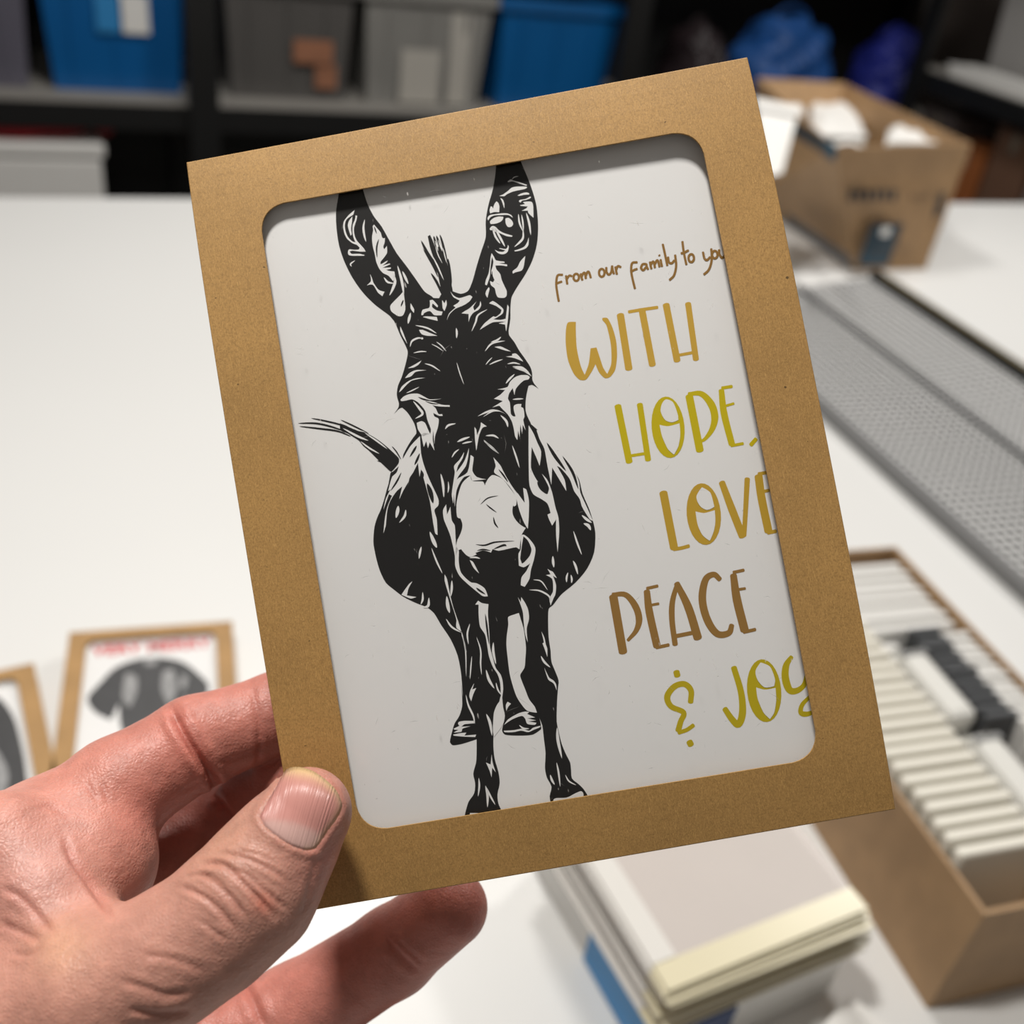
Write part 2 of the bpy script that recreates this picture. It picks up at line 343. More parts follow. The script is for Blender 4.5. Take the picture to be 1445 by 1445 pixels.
def face_patch(name, quad_px, i, material, off=0.0012):     # print, tape or strip lying on one outer wall of the carton
    j = (i + 1) % 4; out = []
    tris = [(CB[i], CB[j], CT[j]), (CB[i], CT[j], CT[i]), (CB[i], CB[j], CT[i]), (CB[j], CT[j], CT[i])]; c0 = np.mean(CB, 0)
    nm_ = unit(np.cross(CB[j] - CB[i], CT[i] - CB[i])); nm_ = -nm_ if nm_ @ (c0 - CB[i]) > 0 else nm_
    for q in quad_px:
        r = ray(*q); ks = []
        for A, B, D_ in tris:
            n = unit(np.cross(B - A, D_ - A)); ks.append(((A - CAM) @ n) / (r @ n))
        out.append(CAM + r * min(ks))
    hexa(name, [lc(p + nm_ * 0.0003) for p in out], [lc(p + nm_ * off) for p in out], material, t)
for k in range(6):
    x = 1196 + k * 12
    face_patch('printed_letter', [(x, 283), (x + 8, 283), (x + 9, 267), (x + 1, 267)], 0, BLACKP)
for k in range(3):
    x = 1285 + k * 9
    face_patch('printed_letter', [(x, 282), (x + 5, 282), (x + 6, 273), (x + 1, 273)], 0, mat('faded_print', (0.2, 0.12, 0.06, 1)))
face_patch('printed_panel', [(1209, 374), (1252, 374), (1275, 315), (1230, 316)], 0, TEALD)
face_patch('panel_emblem', [(1240, 332), (1254, 332), (1256, 319), (1243, 320)], 0, WHITE_P, 0.004)
face_patch('panel_band', [(1213, 372), (1250, 372), (1258, 350), (1220, 350)], 0, mat('teal_band', (0.02, 0.075, 0.12, 1)), 0.0018)
face_patch('printed_mark', [(1316, 306), (1326, 304), (1334, 272), (1324, 272)], 0, BLACKP)
face_patch('dark_strip', [(1176, 226), (1180, 205), (1120, 168), (1117, 190)], 3, BLACKP)  # black tape with a teal piece, near the top of the left wall
face_patch('dark_strip', [(1178, 228), (1181, 206), (1160, 193), (1156, 214)], 3, mat('teal_band', (0.02, 0.075, 0.12, 1)), 0.0018)
face_patch('dark_strip', [(1203, 380), (1200, 362), (1110, 300), (1112, 316)], 3, BLACKP)  # dark strip along the bottom edge of the left wall
# white packets in and over the carton
def packet(pts, label, seed, thick=0.02):
    rng = random.Random(seed)
    q = [np.array(p) for p in pts]; c = np.mean(q, 0)
    t = thing('paper_packet', label, 'packet', tuple(c), 0, 'white packets in the carton')
    n = 10; vs = []; fs = []
    for s in (1, -1):
        for i in range(n + 1):
            for j in range(n + 1):
                u, v = i / n, j / n
                p = (q[0]*(1-u) + q[1]*u)*(1-v) + (q[3]*(1-u) + q[2]*u)*v - c
                e = (u*(1-u)*v*(1-v)*16) ** 0.35
                p = p + np.array([0, 0, s * thick * 0.5 * e + 0.004*math.sin(9*u + seed)*math.cos(8*v)])
                vs.append(p)
    N = (n + 1) ** 2
    for i in range(n):
        for j in range(n):
            a = i*(n+1)+j; fs.append((a, a+n+1, a+n+2, a+1)); fs.append((N+a, N+a+1, N+a+n+2, N+a+n+1))
    obj('pouch', mesh('pouch', vs, fs, True), WHITE_P, t)
    s1 = [(q[0]*.97+q[2]*.03), (q[1]*.97+q[3]*.03), (q[1]*.88+q[2]*.1+q[3]*.02), (q[0]*.88+q[3]*.1+q[2]*.02)]
    hexa('sealed_flap', [p - c + np.array([0, 0, thick*.35]) for p in s1], [p - c + np.array([0, 0, thick*.35+.002]) for p in s1], WHITE_P, t)
A_ = lambda px, py, z: onz(px, py, z)
packet([A_(1090, 190, .15), A_(1134, 186, .15), A_(1136, 146, .145), A_(1088, 140, .145)], 'white packet at the left corner of the carton', 1, .03)
packet([A_(1146, 204, .165), A_(1222, 206, .16), A_(1208, 150, .15), A_(1144, 140, .155)], 'white packet in the middle of the open carton', 2, .03)
packet([A_(1248, 212, .17), A_(1322, 212, .17), A_(1300, 176, .165), A_(1255, 178, .165)], 'small white packet at the right of the open carton', 5, .025)
t = thing('paper_sheet', 'white sheet hanging over the left wall of the carton', 'paper', tuple(onz(1090, 200, .15)))
o_ = np.array(t.location); sh = [ray(p[0], p[1]) for p in ((1066, 140), (1128, 152), (1104, 244), (1082, 250))]
ds = [1.60, 1.60, 1.56, 1.56]; fr = [CAM + r * d - o_ for r, d in zip(sh, ds)]
hexa('sheet', fr, [p + np.array([.003, .004, .001]) for p in fr], WHITE_P, t)
hexa('folded_edge', [fr[0] + np.array([-.002, -.003, .001]), fr[1] + np.array([-.002, -.003, .001]), fr[1]*.9+fr[2]*.1 + np.array([-.002, -.003, 0]), fr[0]*.9+fr[3]*.1 + np.array([-.002, -.003, 0])],
     [fr[0] + np.array([-.004, -.005, .001]), fr[1] + np.array([-.004, -.005, .001]), fr[1]*.9+fr[2]*.1 + np.array([-.004, -.005, 0]), fr[0]*.9+fr[3]*.1 + np.array([-.004, -.005, 0])], WHITE_P, t)

# ------------------------------------------------------------------ wire mesh tray
TA = np.array([0.80, 0.37]); far_l = np.array([0.855, 1.215]); ang = math.atan2(-(far_l - TA)[0], (far_l - TA)[1])
LEN = 0.86; WID = 0.31
t = thing('wire_mesh_tray', 'long grey wire mesh tray with a black rail along one side', 'tray', (0.775, 0.37, 0.0005), ang)
bm = bmesh.new(); s = 0.0120; wr = 0.0016
RIDGE = 0.185; SL = 0.016 / (WID - RIDGE)
def zprof(x): return 0.0042 if x < RIDGE else 0.0042 + SL * (x - RIDGE)
n = int(LEN / s)
for k in range(n + 1):
    y = k * s
    add_box(bm, (0.002, y - wr, 0.0041), (RIDGE, y + wr, 0.0050))
    v = [bm.verts.new(p) for p in ((RIDGE, y - wr, .0050), (RIDGE, y + wr, .0050), (WID, y + wr, .0210), (WID, y - wr, .0210))]
    bm.faces.new(v)
for k in range(int(WID / s) + 1):
    x = k * s; add_box(bm, (x - wr, 0, zprof(x) + .0006), (x + wr, LEN, zprof(x) + 0.0016))
o = obj('wire_mesh', bm_mesh('wire_mesh', bm), WIRE, t); o['kind'] = 'stuff'
box('edge_strip', (-0.012, -0.002, 0), (0.0015, LEN, 0.016), STEEL, t, 0.002)
box('ridge_bar', (RIDGE - 0.004, 0, 0.0062), (RIDGE + 0.004, LEN, 0.012), STEEL, t, 0.002)
box('side_rail', (WID + 0.0005, -0.002, 0), (WID + 0.018, LEN, 0.034), BLACKM, t, 0.002)
PGS = mat('pale_grey_sheet', (0.90, 0.90, 0.89, 1), 0.5, 0.03, 6)
box('base_sheet', (0.002, 0, 0), (RIDGE, LEN, 0.004), PGS, t)
hexa('sloped_sheet', [(RIDGE + .0002, 0, 0), (WID, 0, 0), (WID, LEN, 0), (RIDGE + .0002, LEN, 0)], [(RIDGE + .0002, 0, .004), (WID, 0, .020), (WID, LEN, .020), (RIDGE + .0002, LEN, .004)], PGS, t)
box('rail_ruler', (WID + 0.006, 0.02, 0.0341), (WID + 0.010, LEN - 0.02, 0.0346), mat('brass_scale', (0.25, 0.18, 0.05, 1), 0.4), t)

# ------------------------------------------------------------------ kraft tray of packed cards
t = thing('card_tray', 'long open kraft tray packed with rows of white cards, at the right', 'tray', (0.405, 0.199, 0.0005), -0.095)
TW, TL_, TH = 0.155, 0.315, 0.088
box('side_panel', (0, 0, 0), (0.003, TL_, TH), CARDB, t); box('side_panel', (TW - 0.003, 0, 0), (TW, TL_, TH), CARDB, t)
box('end_panel', (0.0032, 0, 0), (TW - .0032, 0.003, TH), CARDB, t); box('end_panel', (0.0032, TL_ - .003, 0), (TW - .0032, TL_, TH), CARDB, t)
box('bottom_panel', (.0032, .0032, 0), (TW - .0032, TL_ - .0032, .002), CARDB, t)
TM = Matrix.Translation((0.405, 0.199, 0.0005)) @ Matrix.Rotation(-0.095, 4, 'Z')
def card_mesh(wd, hg, th):
    bm = bmesh.new(); add_box(bm, (0, 0, 0), (wd, th, hg), th * 0.3); return bm_mesh('card', bm)
def row(x, wd, y0, y1, hg, step, material, label, group, name='folded_card', lean=-0.12, z=0.003):
    me = card_mesh(wd, hg, step * 0.72); me.materials.append(material); y = y0; rng = random.Random(int(x * 1e4))
    while y < y1:
        o = obj(name, me); o.matrix_world = TM @ Matrix.Translation((x + rng.uniform(-.001, .001), y, z + rng.uniform(0, .002))) @ Matrix.Rotation(lean, 4, 'X')
        tag(o, label, 'card', group); y += step
row(0.006, 0.060, 0.020, 0.290, 0.092, 0.0105, CREAM, 'cream white card standing in the left row of the kraft tray', 'cards in the left row of the kraft tray')
row(0.098, 0.026, 0.115, 0.205, 0.088, 0.0085, DGREY, 'charcoal card standing in the dark group of the kraft tray', 'charcoal cards in the kraft tray')
row(0.126, 0.024, 0.045, 0.205, 0.083, 0.0085, WHITE_P, 'narrow white card beside the charcoal cards in the kraft tray', 'narrow white cards in the kraft tray')
row(0.072, 0.078, 0.215, 0.290, 0.080, 0.0100, WHITE_P, 'wide white card at the far end of the kraft tray', 'wide white cards in the kraft tray')
FROST = film_mat('cloudy_wrap', (0.93, 0.93, 0.92, 1), dust=False)
def bundle(y0, y1, label):
    t2 = thing('wrapped_bundle', label, 'bundle'); t2.matrix_world = TM @ Matrix.Translation((0.082, (y0 + y1) / 2, 0.0765))
    L2 = (y1 - y0) / 2
    box('paper_roll', (-.010, -L2, 0.001), (.012, L2, .018), WHITE_P, t2, 0.006)
    box('clear_wrap', (-.0115, -L2 - .004, 0), (.0135, L2 + .004, .0195), FROST, t2, 0.007)
    box('end_band', (-.0092, L2 - .009, .0181), (.0112, L2 - .004, .0186), STEEL, t2)
row(0.070, 0.024, 0.040, 0.205, 0.074, 0.0090, WHITE_P, 'narrow white card under the wrapped bundles in the kraft tray', 'cards under the wrapped bundles')
bundle(0.045, 0.115, 'near clear wrapped bundle lying on the packed cards'); bundle(0.128, 0.195, 'far clear wrapped bundle lying on the packed cards')

# ------------------------------------------------------------------ clear sleeves on a blue and white box
B0 = np.array([0.228, 0.213]); rz = math.atan2(0.010, 0.1294)
t = thing('supply_box', 'blue and white cardboard box under the stack of clear sleeves', 'box', (B0[0], B0[1], 0.0005), rz)
BM = Matrix.Translation((B0[0], B0[1], 0.0005)) @ Matrix.Rotation(rz, 4, 'Z')
bw, bd, bh = 0.128, 0.14, 0.040
box('body', (0.004, 0.002, 0), (bw - .002, bd - .002, bh), WHITE_P, t, 0.001)
box('blue_side', (0.0022, 0.004, 0.001), (0.0038, .072, bh - .001), BLUEP, t)
box('navy_print', (0.006, 0.0004, .014), (.05, .0019, .036), NAVY, t); box('blue_corner', (0.0041, 0.0004, .001), (.02, .0018, .0138), BLUEP, t)
SLV = mat('clear_sleeve', (0.72, 0.66, 0.62, 1), 0.45, 0.05, 15, alpha=0.55)
ADH = mat('cream_adhesive', (0.74, 0.68, 0.48, 1), 0.3, 0.06, 20, alpha=0.9)
bm = bmesh.new(); add_box(bm, (0, 0, 0), (bw, bd, .0005)); slm = bm_mesh('sleeve_film', bm); slm.materials.append(SLV)
bm = bmesh.new(); add_box(bm, (0, 0, .0006), (bw, .014, .0016)); ad1 = bm_mesh('adhesive_strip', bm); ad1.materials.append(ADH)
bm = bmesh.new(); add_box(bm, (0, .0145, .0006), (.014, bd, .0016)); ad2 = bm_mesh('side_seam', bm); ad2.materials.append(mat('white_seam', (0.78, 0.76, 0.72, 1), 0.25, 0.03, 20, alpha=0.85))
rng = random.Random(5)
for k in range(18):
    t = thing('clear_sleeve', 'topmost clear plastic sleeve with cream strip on the blue box' if k == 17 else 'clear plastic sleeve inside the stack on the blue box', 'sleeve', group='clear sleeves stacked on the blue box')
    t.matrix_world = BM @ Matrix.Translation((rng.uniform(-.006, .002), rng.uniform(-.004, .004), bh + .0008 + k * .0022)) @ Matrix.Rotation(rng.uniform(-.02, .02), 4, 'Z')
    obj('sleeve_film', slm, None, t); obj('adhesive_strip', ad1, None, t); obj('side_seam', ad2, None, t)
t = thing('envelope_pack', 'pack of white envelopes lying in front of the blue box', 'envelopes', (0.31, 0.165, 0.0005), 0.35)
for k in range(4):
    box('envelope', (-.02 + .001*k, -.05, .003*k), (.06 + .001*k, .03, .003*k + .0026), WHITE_P, t)

# ------------------------------------------------------------------ small kraft picture boxes on the table
def text(name, body, size, material, parent, loc):
    cu = bpy.data.curves.new(name, 'FONT'); cu.body = body; cu.size = size; cu.align_x = 'CENTER'; cu.extrude = 0.00005; cu.offset = 0.0005
    o = bpy.data.objects.new(name, cu); COL.objects.link(o); cu.materials.append(material); dg = bpy.context.evaluated_depsgraph_get(); me = bpy.data.meshes.new_from_object(o.evaluated_get(dg)); bpy.data.objects.remove(o)
    me.name = name; me.materials.clear(); o = obj(name, me, material, parent); o.location = loc; return o
def frame_mesh(name, w_, h_, quad, rad, thick, seg=7, bevel=0.0):
    """flat panel w_ x h_ with a rounded window; faces +z, front at z=0, back at z=-thick"""
    inner = []; q = [np.array(p, float) for p in quad]
    for i in range(4):
        p = q[i]; a = unit(q[i - 1] - p); b = unit(q[(i + 1) % 4] - p)
        for k in range(seg + 1):
            u = k / seg; p0 = p + a * rad; p2 = p + b * rad
            inner.append((1-u)**2 * p0 + 2*u*(1-u) * (p*0.80 + 0.20*(p0+p2)/2) + u*u * p2)
    outer = [np.array(p) for p in ((-w_/2, h_/2), (-w_/2, -h_/2), (w_/2, -h_/2), (w_/2, h_/2))]   # same order as quad TL,BL,BR,TR
    n = len(inner); vs = [(p[0], p[1], 0) for p in inner] + [(p[0], p[1], 0) for p in outer]
    fs = []
    m_ = seg + 1
    for c in range(4):
        for k in range(seg): fs.append((n + c, c*m_ + k, c*m_ + k + 1))
        a0 = c*m_ + seg; b0 = ((c + 1) % 4) * m_
        fs.append((n + c, a0, b0, n + (c + 1) % 4))
    bm = bmesh.new(); bv = [bm.verts.new(v) for v in vs]
    for f in fs: bm.faces.new([bv[i] for i in f])
    bmesh.ops.recalc_face_normals(bm, faces=bm.faces)
    r = bmesh.ops.extrude_face_region(bm, geom=list(bm.faces))
    for v in [g for g in r['geom'] if isinstance(g, bmesh.types.BMVert)]: v.co.z = -thick
    bmesh.ops.recalc_face_normals(bm, faces=bm.faces)
    if bevel > 0:
        es = [e for e in bm.edges if all(abs(abs(v.co.x) - w_/2) < 1e-6 or abs(abs(v.co.y) - h_/2) < 1e-6 for v in e.verts) and all(v.co.z > -1e-6 for v in e.verts)]
        bmesh.ops.bevel(bm, geom=es, offset=bevel, segments=3, affect='EDGES', profile=0.5)
    return bm_mesh(name, bm)
def flat_poly(pts, z):
    P = [Vector(p) for p in pts]
    r = delaunay_2d_cdt(P, [], [list(range(len(P)))], 1, 1e-9)
    return [(v.x, v.y, z) for v in r[0]], [tuple(f) for f in r[2]]
def print_mesh(name, polys, zs):
    V = []; Fc = []
    for p, z in zip(polys, zs):
        v, f = flat_poly(p, z); o = len(V); V += v; Fc += [tuple(i + o for i in q) for q in f]
    return mesh(name, V, Fc)
def smooth_closed(pts, n=4, corner=70):
    P = [np.array(p, float) for p in pts]; N = len(P); T = []
    for i in range(N):
        a = P[i] - P[i-1]; b = P[(i+1) % N] - P[i]; la, lb_ = np.linalg.norm(a), np.linalg.norm(b)
        if la < 1e-9 or lb_ < 1e-9: T.append(np.zeros(2)); continue
        cosang = (a @ b) / (la * lb_)
        if cosang < math.cos(math.radians(corner)): T.append(np.zeros(2))
        else: T.append(unit(a/la + b/lb_) * min(la, lb_) * 0.9)
    out = []
    for i in range(N):
        p0, p1, m0, m1 = P[i], P[(i+1) % N], T[i], T[(i+1) % N]
        for k in range(n):
            u = k / n; h00 = 2*u**3-3*u*u+1; h10 = u**3-2*u*u+u; h01 = -2*u**3+3*u*u; h11 = u**3-u*u
            out.append(h00*p0 + h10*m0 + h01*p1 + h11*m1)
    return out
def centerline(pts, n=6):
    P = [np.array(p, float) for p in pts]
    if len(P) == 2: return [P[0] + (P[1]-P[0]) * k / 8 for k in range(9)]
    E = [2*P[0]-P[1]] + P + [2*P[-1]-P[-2]]; out = []
    for i in range(1, len(E) - 2):
        for k in range(n):
            u = k / n; a, b, c, d = E[i-1], E[i], E[i+1], E[i+2]
            out.append(0.5*((2*b) + (c-a)*u + (2*a-5*b+4*c-d)*u*u + (3*b-a-3*c+d)*u**3))
    out.append(P[-1]); return out
def lens(pts, wd, p=0.65, blunt=0.0):
    c = centerline(pts); N = len(c); L_ = []; R_ = []
    for i in range(N):
        t_ = unit(c[min(i+1, N-1)] - c[max(i-1, 0)]); nrm = np.array([-t_[1], t_[0]])
        u = i / (N-1); k = 0.5 * wd * max(math.sin(math.pi*u) ** p, blunt)
        L_.append(c[i] + nrm*k); R_.append(c[i] - nrm*k)
    return L_ + R_[::-1]
def pen(pts, wd, closed=False):          # marker stroke with round ends
    c = centerline(pts); N = len(c); W_ = [wd]*N if not isinstance(wd, (list, tuple)) else [float(np.interp(i/(N-1), np.linspace(0, 1, len(wd)), wd)) for i in range(N)]
    L_ = []; R_ = []
    for i in range(N):
        t_ = unit(c[min(i+1, N-1)] - c[max(i-1, 0)]); nrm = np.array([-t_[1], t_[0]])
        L_.append(c[i] + nrm*W_[i]/2); R_.append(c[i] - nrm*W_[i]/2)
    t1 = unit(c[-1]-c[-2]); n1 = np.array([-t1[1], t1[0]]); t0 = unit(c[0]-c[1]); n0 = np.array([-t0[1], t0[0]])
    e1 = [c[-1] + (n1*math.cos(a) + t1*math.sin(a)*0.55) * W_[-1]/2 for a in np.linspace(0, math.pi, 6)[1:-1]]
    e0 = [c[0] + (n0*math.cos(a) + t0*math.sin(a)*0.55) * W_[0]/2 for a in np.linspace(0, math.pi, 6)[1:-1]]
    return L_ + e1 + R_[::-1] + e0
def ellipse(cx, cy, rx, ry, tilt=0.0, n=28):
    out = []
    for k in range(n):
        a = 2*math.pi*k/n; x, y = rx*math.cos(a), ry*math.sin(a)
        out.append((cx + x*math.cos(tilt) - y*math.sin(tilt), cy + x*math.sin(tilt) + y*math.cos(tilt)))
    return out
def small_box(tl, tr, label, cardlabel, art, depth_h, hgt=0.146):
    tl = np.array(tl); tr = np.array(tr); ex = unit((tr - tl)[:2]); rz = math.atan2(ex[1], ex[0]); wd = np.linalg.norm((tr - tl)[:2])
    ey = np.array([-ex[1], ex[0]]); c2 = (tl[:2] + tr[:2]) / 2 - ey * hgt / 2
    t = thing('picture_box', label, 'box', (c2[0], c2[1], 0.0005), rz, 'kraft picture boxes')
    zf = depth_h; fw = wd * 0.11
    q = [(-wd/2+fw, hgt/2-.010), (-wd/2+fw, -hgt/2+.010), (wd/2-fw, -hgt/2+.010), (wd/2-fw, hgt/2-.010)]
    o = obj('front_panel', frame_mesh('front_panel', wd, hgt, q, .006, .0006), KRAFT2, t); o.location = (0, 0, zf)
    for s in (-1, 1):
        box('side_panel', (min(s*wd/2, s*(wd/2-.0008)), -hgt/2+.0009, .0008), (max(s*wd/2, s*(wd/2-.0008)), hgt/2-.0009, zf - .0007), KRAFT2, t)
        box('end_panel', (-wd/2, min(s*hgt/2, s*(hgt/2-.0008)), .0008), (wd/2, max(s*hgt/2, s*(hgt/2-.0008)), zf - .0007), KRAFT2, t)
    box('back_panel', (-wd/2, -hgt/2, 0), (wd/2, hgt/2, .0007), KRAFT2, t)
    box('window_film', (-wd/2+.006, -hgt/2+.005, zf - .0010), (wd/2-.006, hgt/2-.005, zf - .0008), FILM2, t)
    c = thing('greeting_card', cardlabel, 'card', (c2[0], c2[1], 0.0), rz, 'greeting cards in the small boxes')
    art(c, wd, hgt, zf - .0035)
GREY1 = mat('dark_grey_ink', (0.05, 0.05, 0.052, 1), 0.5, 0.3, 90); GREY2 = mat('mid_grey_ink', (0.30, 0.30, 0.30, 1), 0.5, 0.4, 120)
def dog_art(c, wd, hgt, z):
    box('card_stock', (-wd/2+.002, -hgt/2+.002, z - .0006), (wd/2-.002, hgt/2-.002, z), PAPER, c)
    text('red_lettering', 'VERY MERRY', 0.0140, RED, c, (0, hgt/2 - .0225, z + .0001))
    head = smooth_closed([(-.040, .008), (-.033, .022), (-.024, .036), (-.010, .043), (.006, .043), (.020, .037), (.030, .025), (.038, .010), (.034, -.004), (.026, -.010), (.022, .002), (.020, -.02), (.010, -.045), (-.010, -.045), (-.018, -.02), (-.020, .000), (-.024, -.014), (-.034, -.006)])
    obj('dog_head_print', print_mesh('dog_head_print', [head], [z + .0001]), GREY1, c)
    li = [smooth_closed(p) for p in ([(-.017, .030), (-.010, .026), (-.009, .010), (-.013, -.004), (-.018, .006)], [(.008, .028), (.014, .030), (.017, .010), (.012, -.006), (.007, .010)], [(-.006, .042), (.004, .042), (.002, .036), (-.004, .036)], [(.020, .024), (.024, .020), (.022, .008), (.019, .012)])]
    obj('dog_highlight_print', print_mesh('dog_highlight_print', li, [z + .0002]*4), GREY2, c)
small_box(onz(98, 893, .02), onz(328, 877, .02), 'small kraft window box showing a dog card with red lettering', 'white card with black dog head under red lettering', dog_art, 0.02)
def dark_art(c, wd, hgt, z):
    box('card_stock', (-wd/2+.002, -hgt/2+.002, z - .0006), (wd/2-.002, hgt/2-.002, z), PAPER, c)
    blob = smooth_closed([(-.04, .04), (-.02, .056), (.010, .060), (.030, .052), (.038, .030), (.040, -.01), (.038, -.05), (.0, -.06), (-.04, -.05)])
    obj('dark_print', print_mesh('dark_print', [blob], [z + .0001]), GREY1, c)
    li = [smooth_closed(p) for p in ([(.006, .02), (.022, .012), (.030, -.02), (.020, -.05), (.004, -.04)], [(-.03, .03), (-.015, .035), (-.012, .0), (-.026, -.01)])]
    obj('fur_print', print_mesh('fur_print', li, [z + .0002]*2), GREY2, c)
ftr = onz(48, 936, .02); fbr = onz(85, 1115, .02); ey = unit((ftr - fbr)[:2]); ex = np.array([ey[1], -ey[0]])
small_box(np.array([ftr[0] - ex[0]*.112, ftr[1] - ex[1]*.112, .02]), ftr, 'small kraft window box with a dark picture at the left edge', 'dark printed card in the leftmost small box', dark_art, 0.02)

# ------------------------------------------------------------------ the held kraft box
BW, BH, BD = 0.1152, 0.1512, 0.018
BR = np.array([[0.9840, -0.1757, -0.0282], [0.1770, 0.9828, 0.0521], [0.0185, -0.0563, 0.9982]])   # box axes in camera space
BO = np.array([0.0038, 0.0070, -0.1996])
Mb = Matrix.Identity(4)
for i in range(3):
    for j in range(3): Mb[i][j] = BR[i][j]
    Mb[i][3] = BO[i]
MBOX = M4 @ Mb
hold = thing('card_box', 'brown kraft window box held up in the hand, showing a donkey card', 'box'); hold.matrix_world = MBOX
WQ = [(-.0444, .0632), (-.0448, -.0622), (.0450, -.0633), (.0450, .0625)]
def bow(y): return -(0.1085 * y * y + 65.5 * y ** 4)          # the thin front panel bulges a little towards the viewer
def bend(me):
    bm = bmesh.new(); bm.from_mesh(me)
    for y in np.linspace(-BH/2, BH/2, 45)[1:-1]:
        bmesh.ops.bisect_plane(bm, geom=list(bm.verts) + list(bm.edges) + list(bm.faces), plane_co=(0, float(y), 0), plane_no=(0, 1, 0), dist=1e-7)
    for v in bm.verts: v.co.z += bow(v.co.y)
    bm.to_mesh(me); bm.free(); me.update()
fp = obj('front_panel', frame_mesh('front_panel', BW, BH, WQ, .0052, .0005, 8, 0.00022), KRAFT, hold); bend(fp.data)
fm = box('window_film', (-.0515, -.0685, -.00085), (.0500, .0685, -.00075), FILM, hold); bend(fm.data)
rng = random.Random(11); sc_v = []; sc_f = []
for k in range(110):
    x, y = rng.uniform(-.043, .043), rng.uniform(-.061, .061); an = rng.gauss(0.1, 0.5) if rng.random() < .6 else rng.uniform(0, 3.1); ln = rng.choice((.0003, .0006, .0012, .002, .0035)); wd = rng.uniform(.00003, .00006)
    cu = rng.uniform(-.15, .15) * ln; ca, sa = math.cos(an), math.sin(an); o4 = len(sc_v)
    for u, v in ((-.5, 0), (0, cu - wd), (.5, 0), (0, cu + wd)):
        X_, Y_ = x + u*ln*ca - v*sa, y + u*ln*sa + v*ca; sc_v.append((X_, Y_, bow(Y_) - .00070))
    sc_f.append((o4, o4 + 1, o4 + 2, o4 + 3))
scf = obj('film_scuffs', mesh('film_scuffs', sc_v, sc_f), mat('scuff', (0.30, 0.29, 0.28, 1), 0.6, alpha=0.45), hold); scf['kind'] = 'stuff'
e = .0006
for x0, x1 in ((-BW/2, -BW/2 + e), (BW/2 - e, BW/2)):
    ys = np.linspace(-BH/2 + e, BH/2 - e, 45); vs = []; fs = []
    for y in ys:
        for x in (x0, x1):
            for z in (-BD, bow(y) - .0007): vs.append((x, y, z))
    for k in range(len(ys) - 1):
        o4 = 4*k
        for f in ((0, 1, 5, 4), (2, 6, 7, 3), (1, 3, 7, 5), (0, 4, 6, 2)): fs.append(tuple(o4 + q for q in f))
    fs += [(0, 2, 3, 1), tuple(4*(len(ys)-1) + q for q in (0, 1, 3, 2))]
    obj('side_panel', mesh('side_panel', vs, fs), KRAFT, hold)
ze = bow(BH/2) - .0007
box('end_panel', (-BW/2, BH/2 - e, -BD), (BW/2, BH/2, ze), KRAFT, hold); box('end_panel', (-BW/2, -BH/2, -BD), (BW/2, -BH/2 + e, ze), KRAFT, hold)
box('back_panel', (-BW/2, -BH/2, -BD - e), (BW/2, BH/2, -BD - .0001), KRAFT, hold)

# ------------------------------------------------------------------ the donkey card behind the film
TILT = 0.010                                   # the card sits deeper on its right side
Mc = Mb @ Matrix.Translation((0, 0, -.0036)) @ Matrix.Rotation(TILT, 4, 'Y')
card = thing('greeting_card', 'white card with a black donkey and gold lettering in the held box', 'card'); card.matrix_world = M4 @ Mc
MCI = np.array(Mc.inverted())
box('card_stock', (-.0535, -.0705, -.0007), (.0535, .0705, 0), PAPER, card)
def on_card(px, py):                           # pixel of the photograph -> print coordinates on the card
    o = MCI[:3, 3]; r = MCI[:3, :3] @ np.array([(px - C) / F, -(py - C) / F, -1.])
    k = -o[2] / r[2]; return (o + r * k)[:2]
CROP = {'A': (460, 210, 180/1445), 'B': (640, 200, 140/1445), 'C': (640, 320, 140/1445), 'D': (540, 400, 240/1445), 'E': (540, 600, 320/1445),
        'F': (410, 560, 200/1445), 'G': (600, 840, 200/1445), 'H': (640, 980, 210/1445), 'I': (440, 200, 360/1445), 'J': (400, 520, 480/1445), 'K': (560, 800, 320/1217),
        'T': (760, 320, 400/1445), 'U': (800, 660, 380/1307)}
def px(crop, pts):
    x0, y0, s = CROP[crop]; return [np.array((x0 + s*x, y0 + s*y)) for x, y in pts]
def to_card(pts): return [on_card(*p) for p in pts]
BLACK = []; WHITE = []; LINE = []
def nums(s): 
    a = [float(v) for v in s.replace(',', ' ').split()]; return list(zip(a[0::2], a[1::2]))
def poly(dst, crop, s, corner=70): dst.append(to_card(smooth_closed(px(crop, nums(s)), 4, corner)))
def strk(dst, crop, wd, s, p=0.65): dst.append(to_card(lens(px(crop, nums(s)), wd * CROP[crop][2], p)))
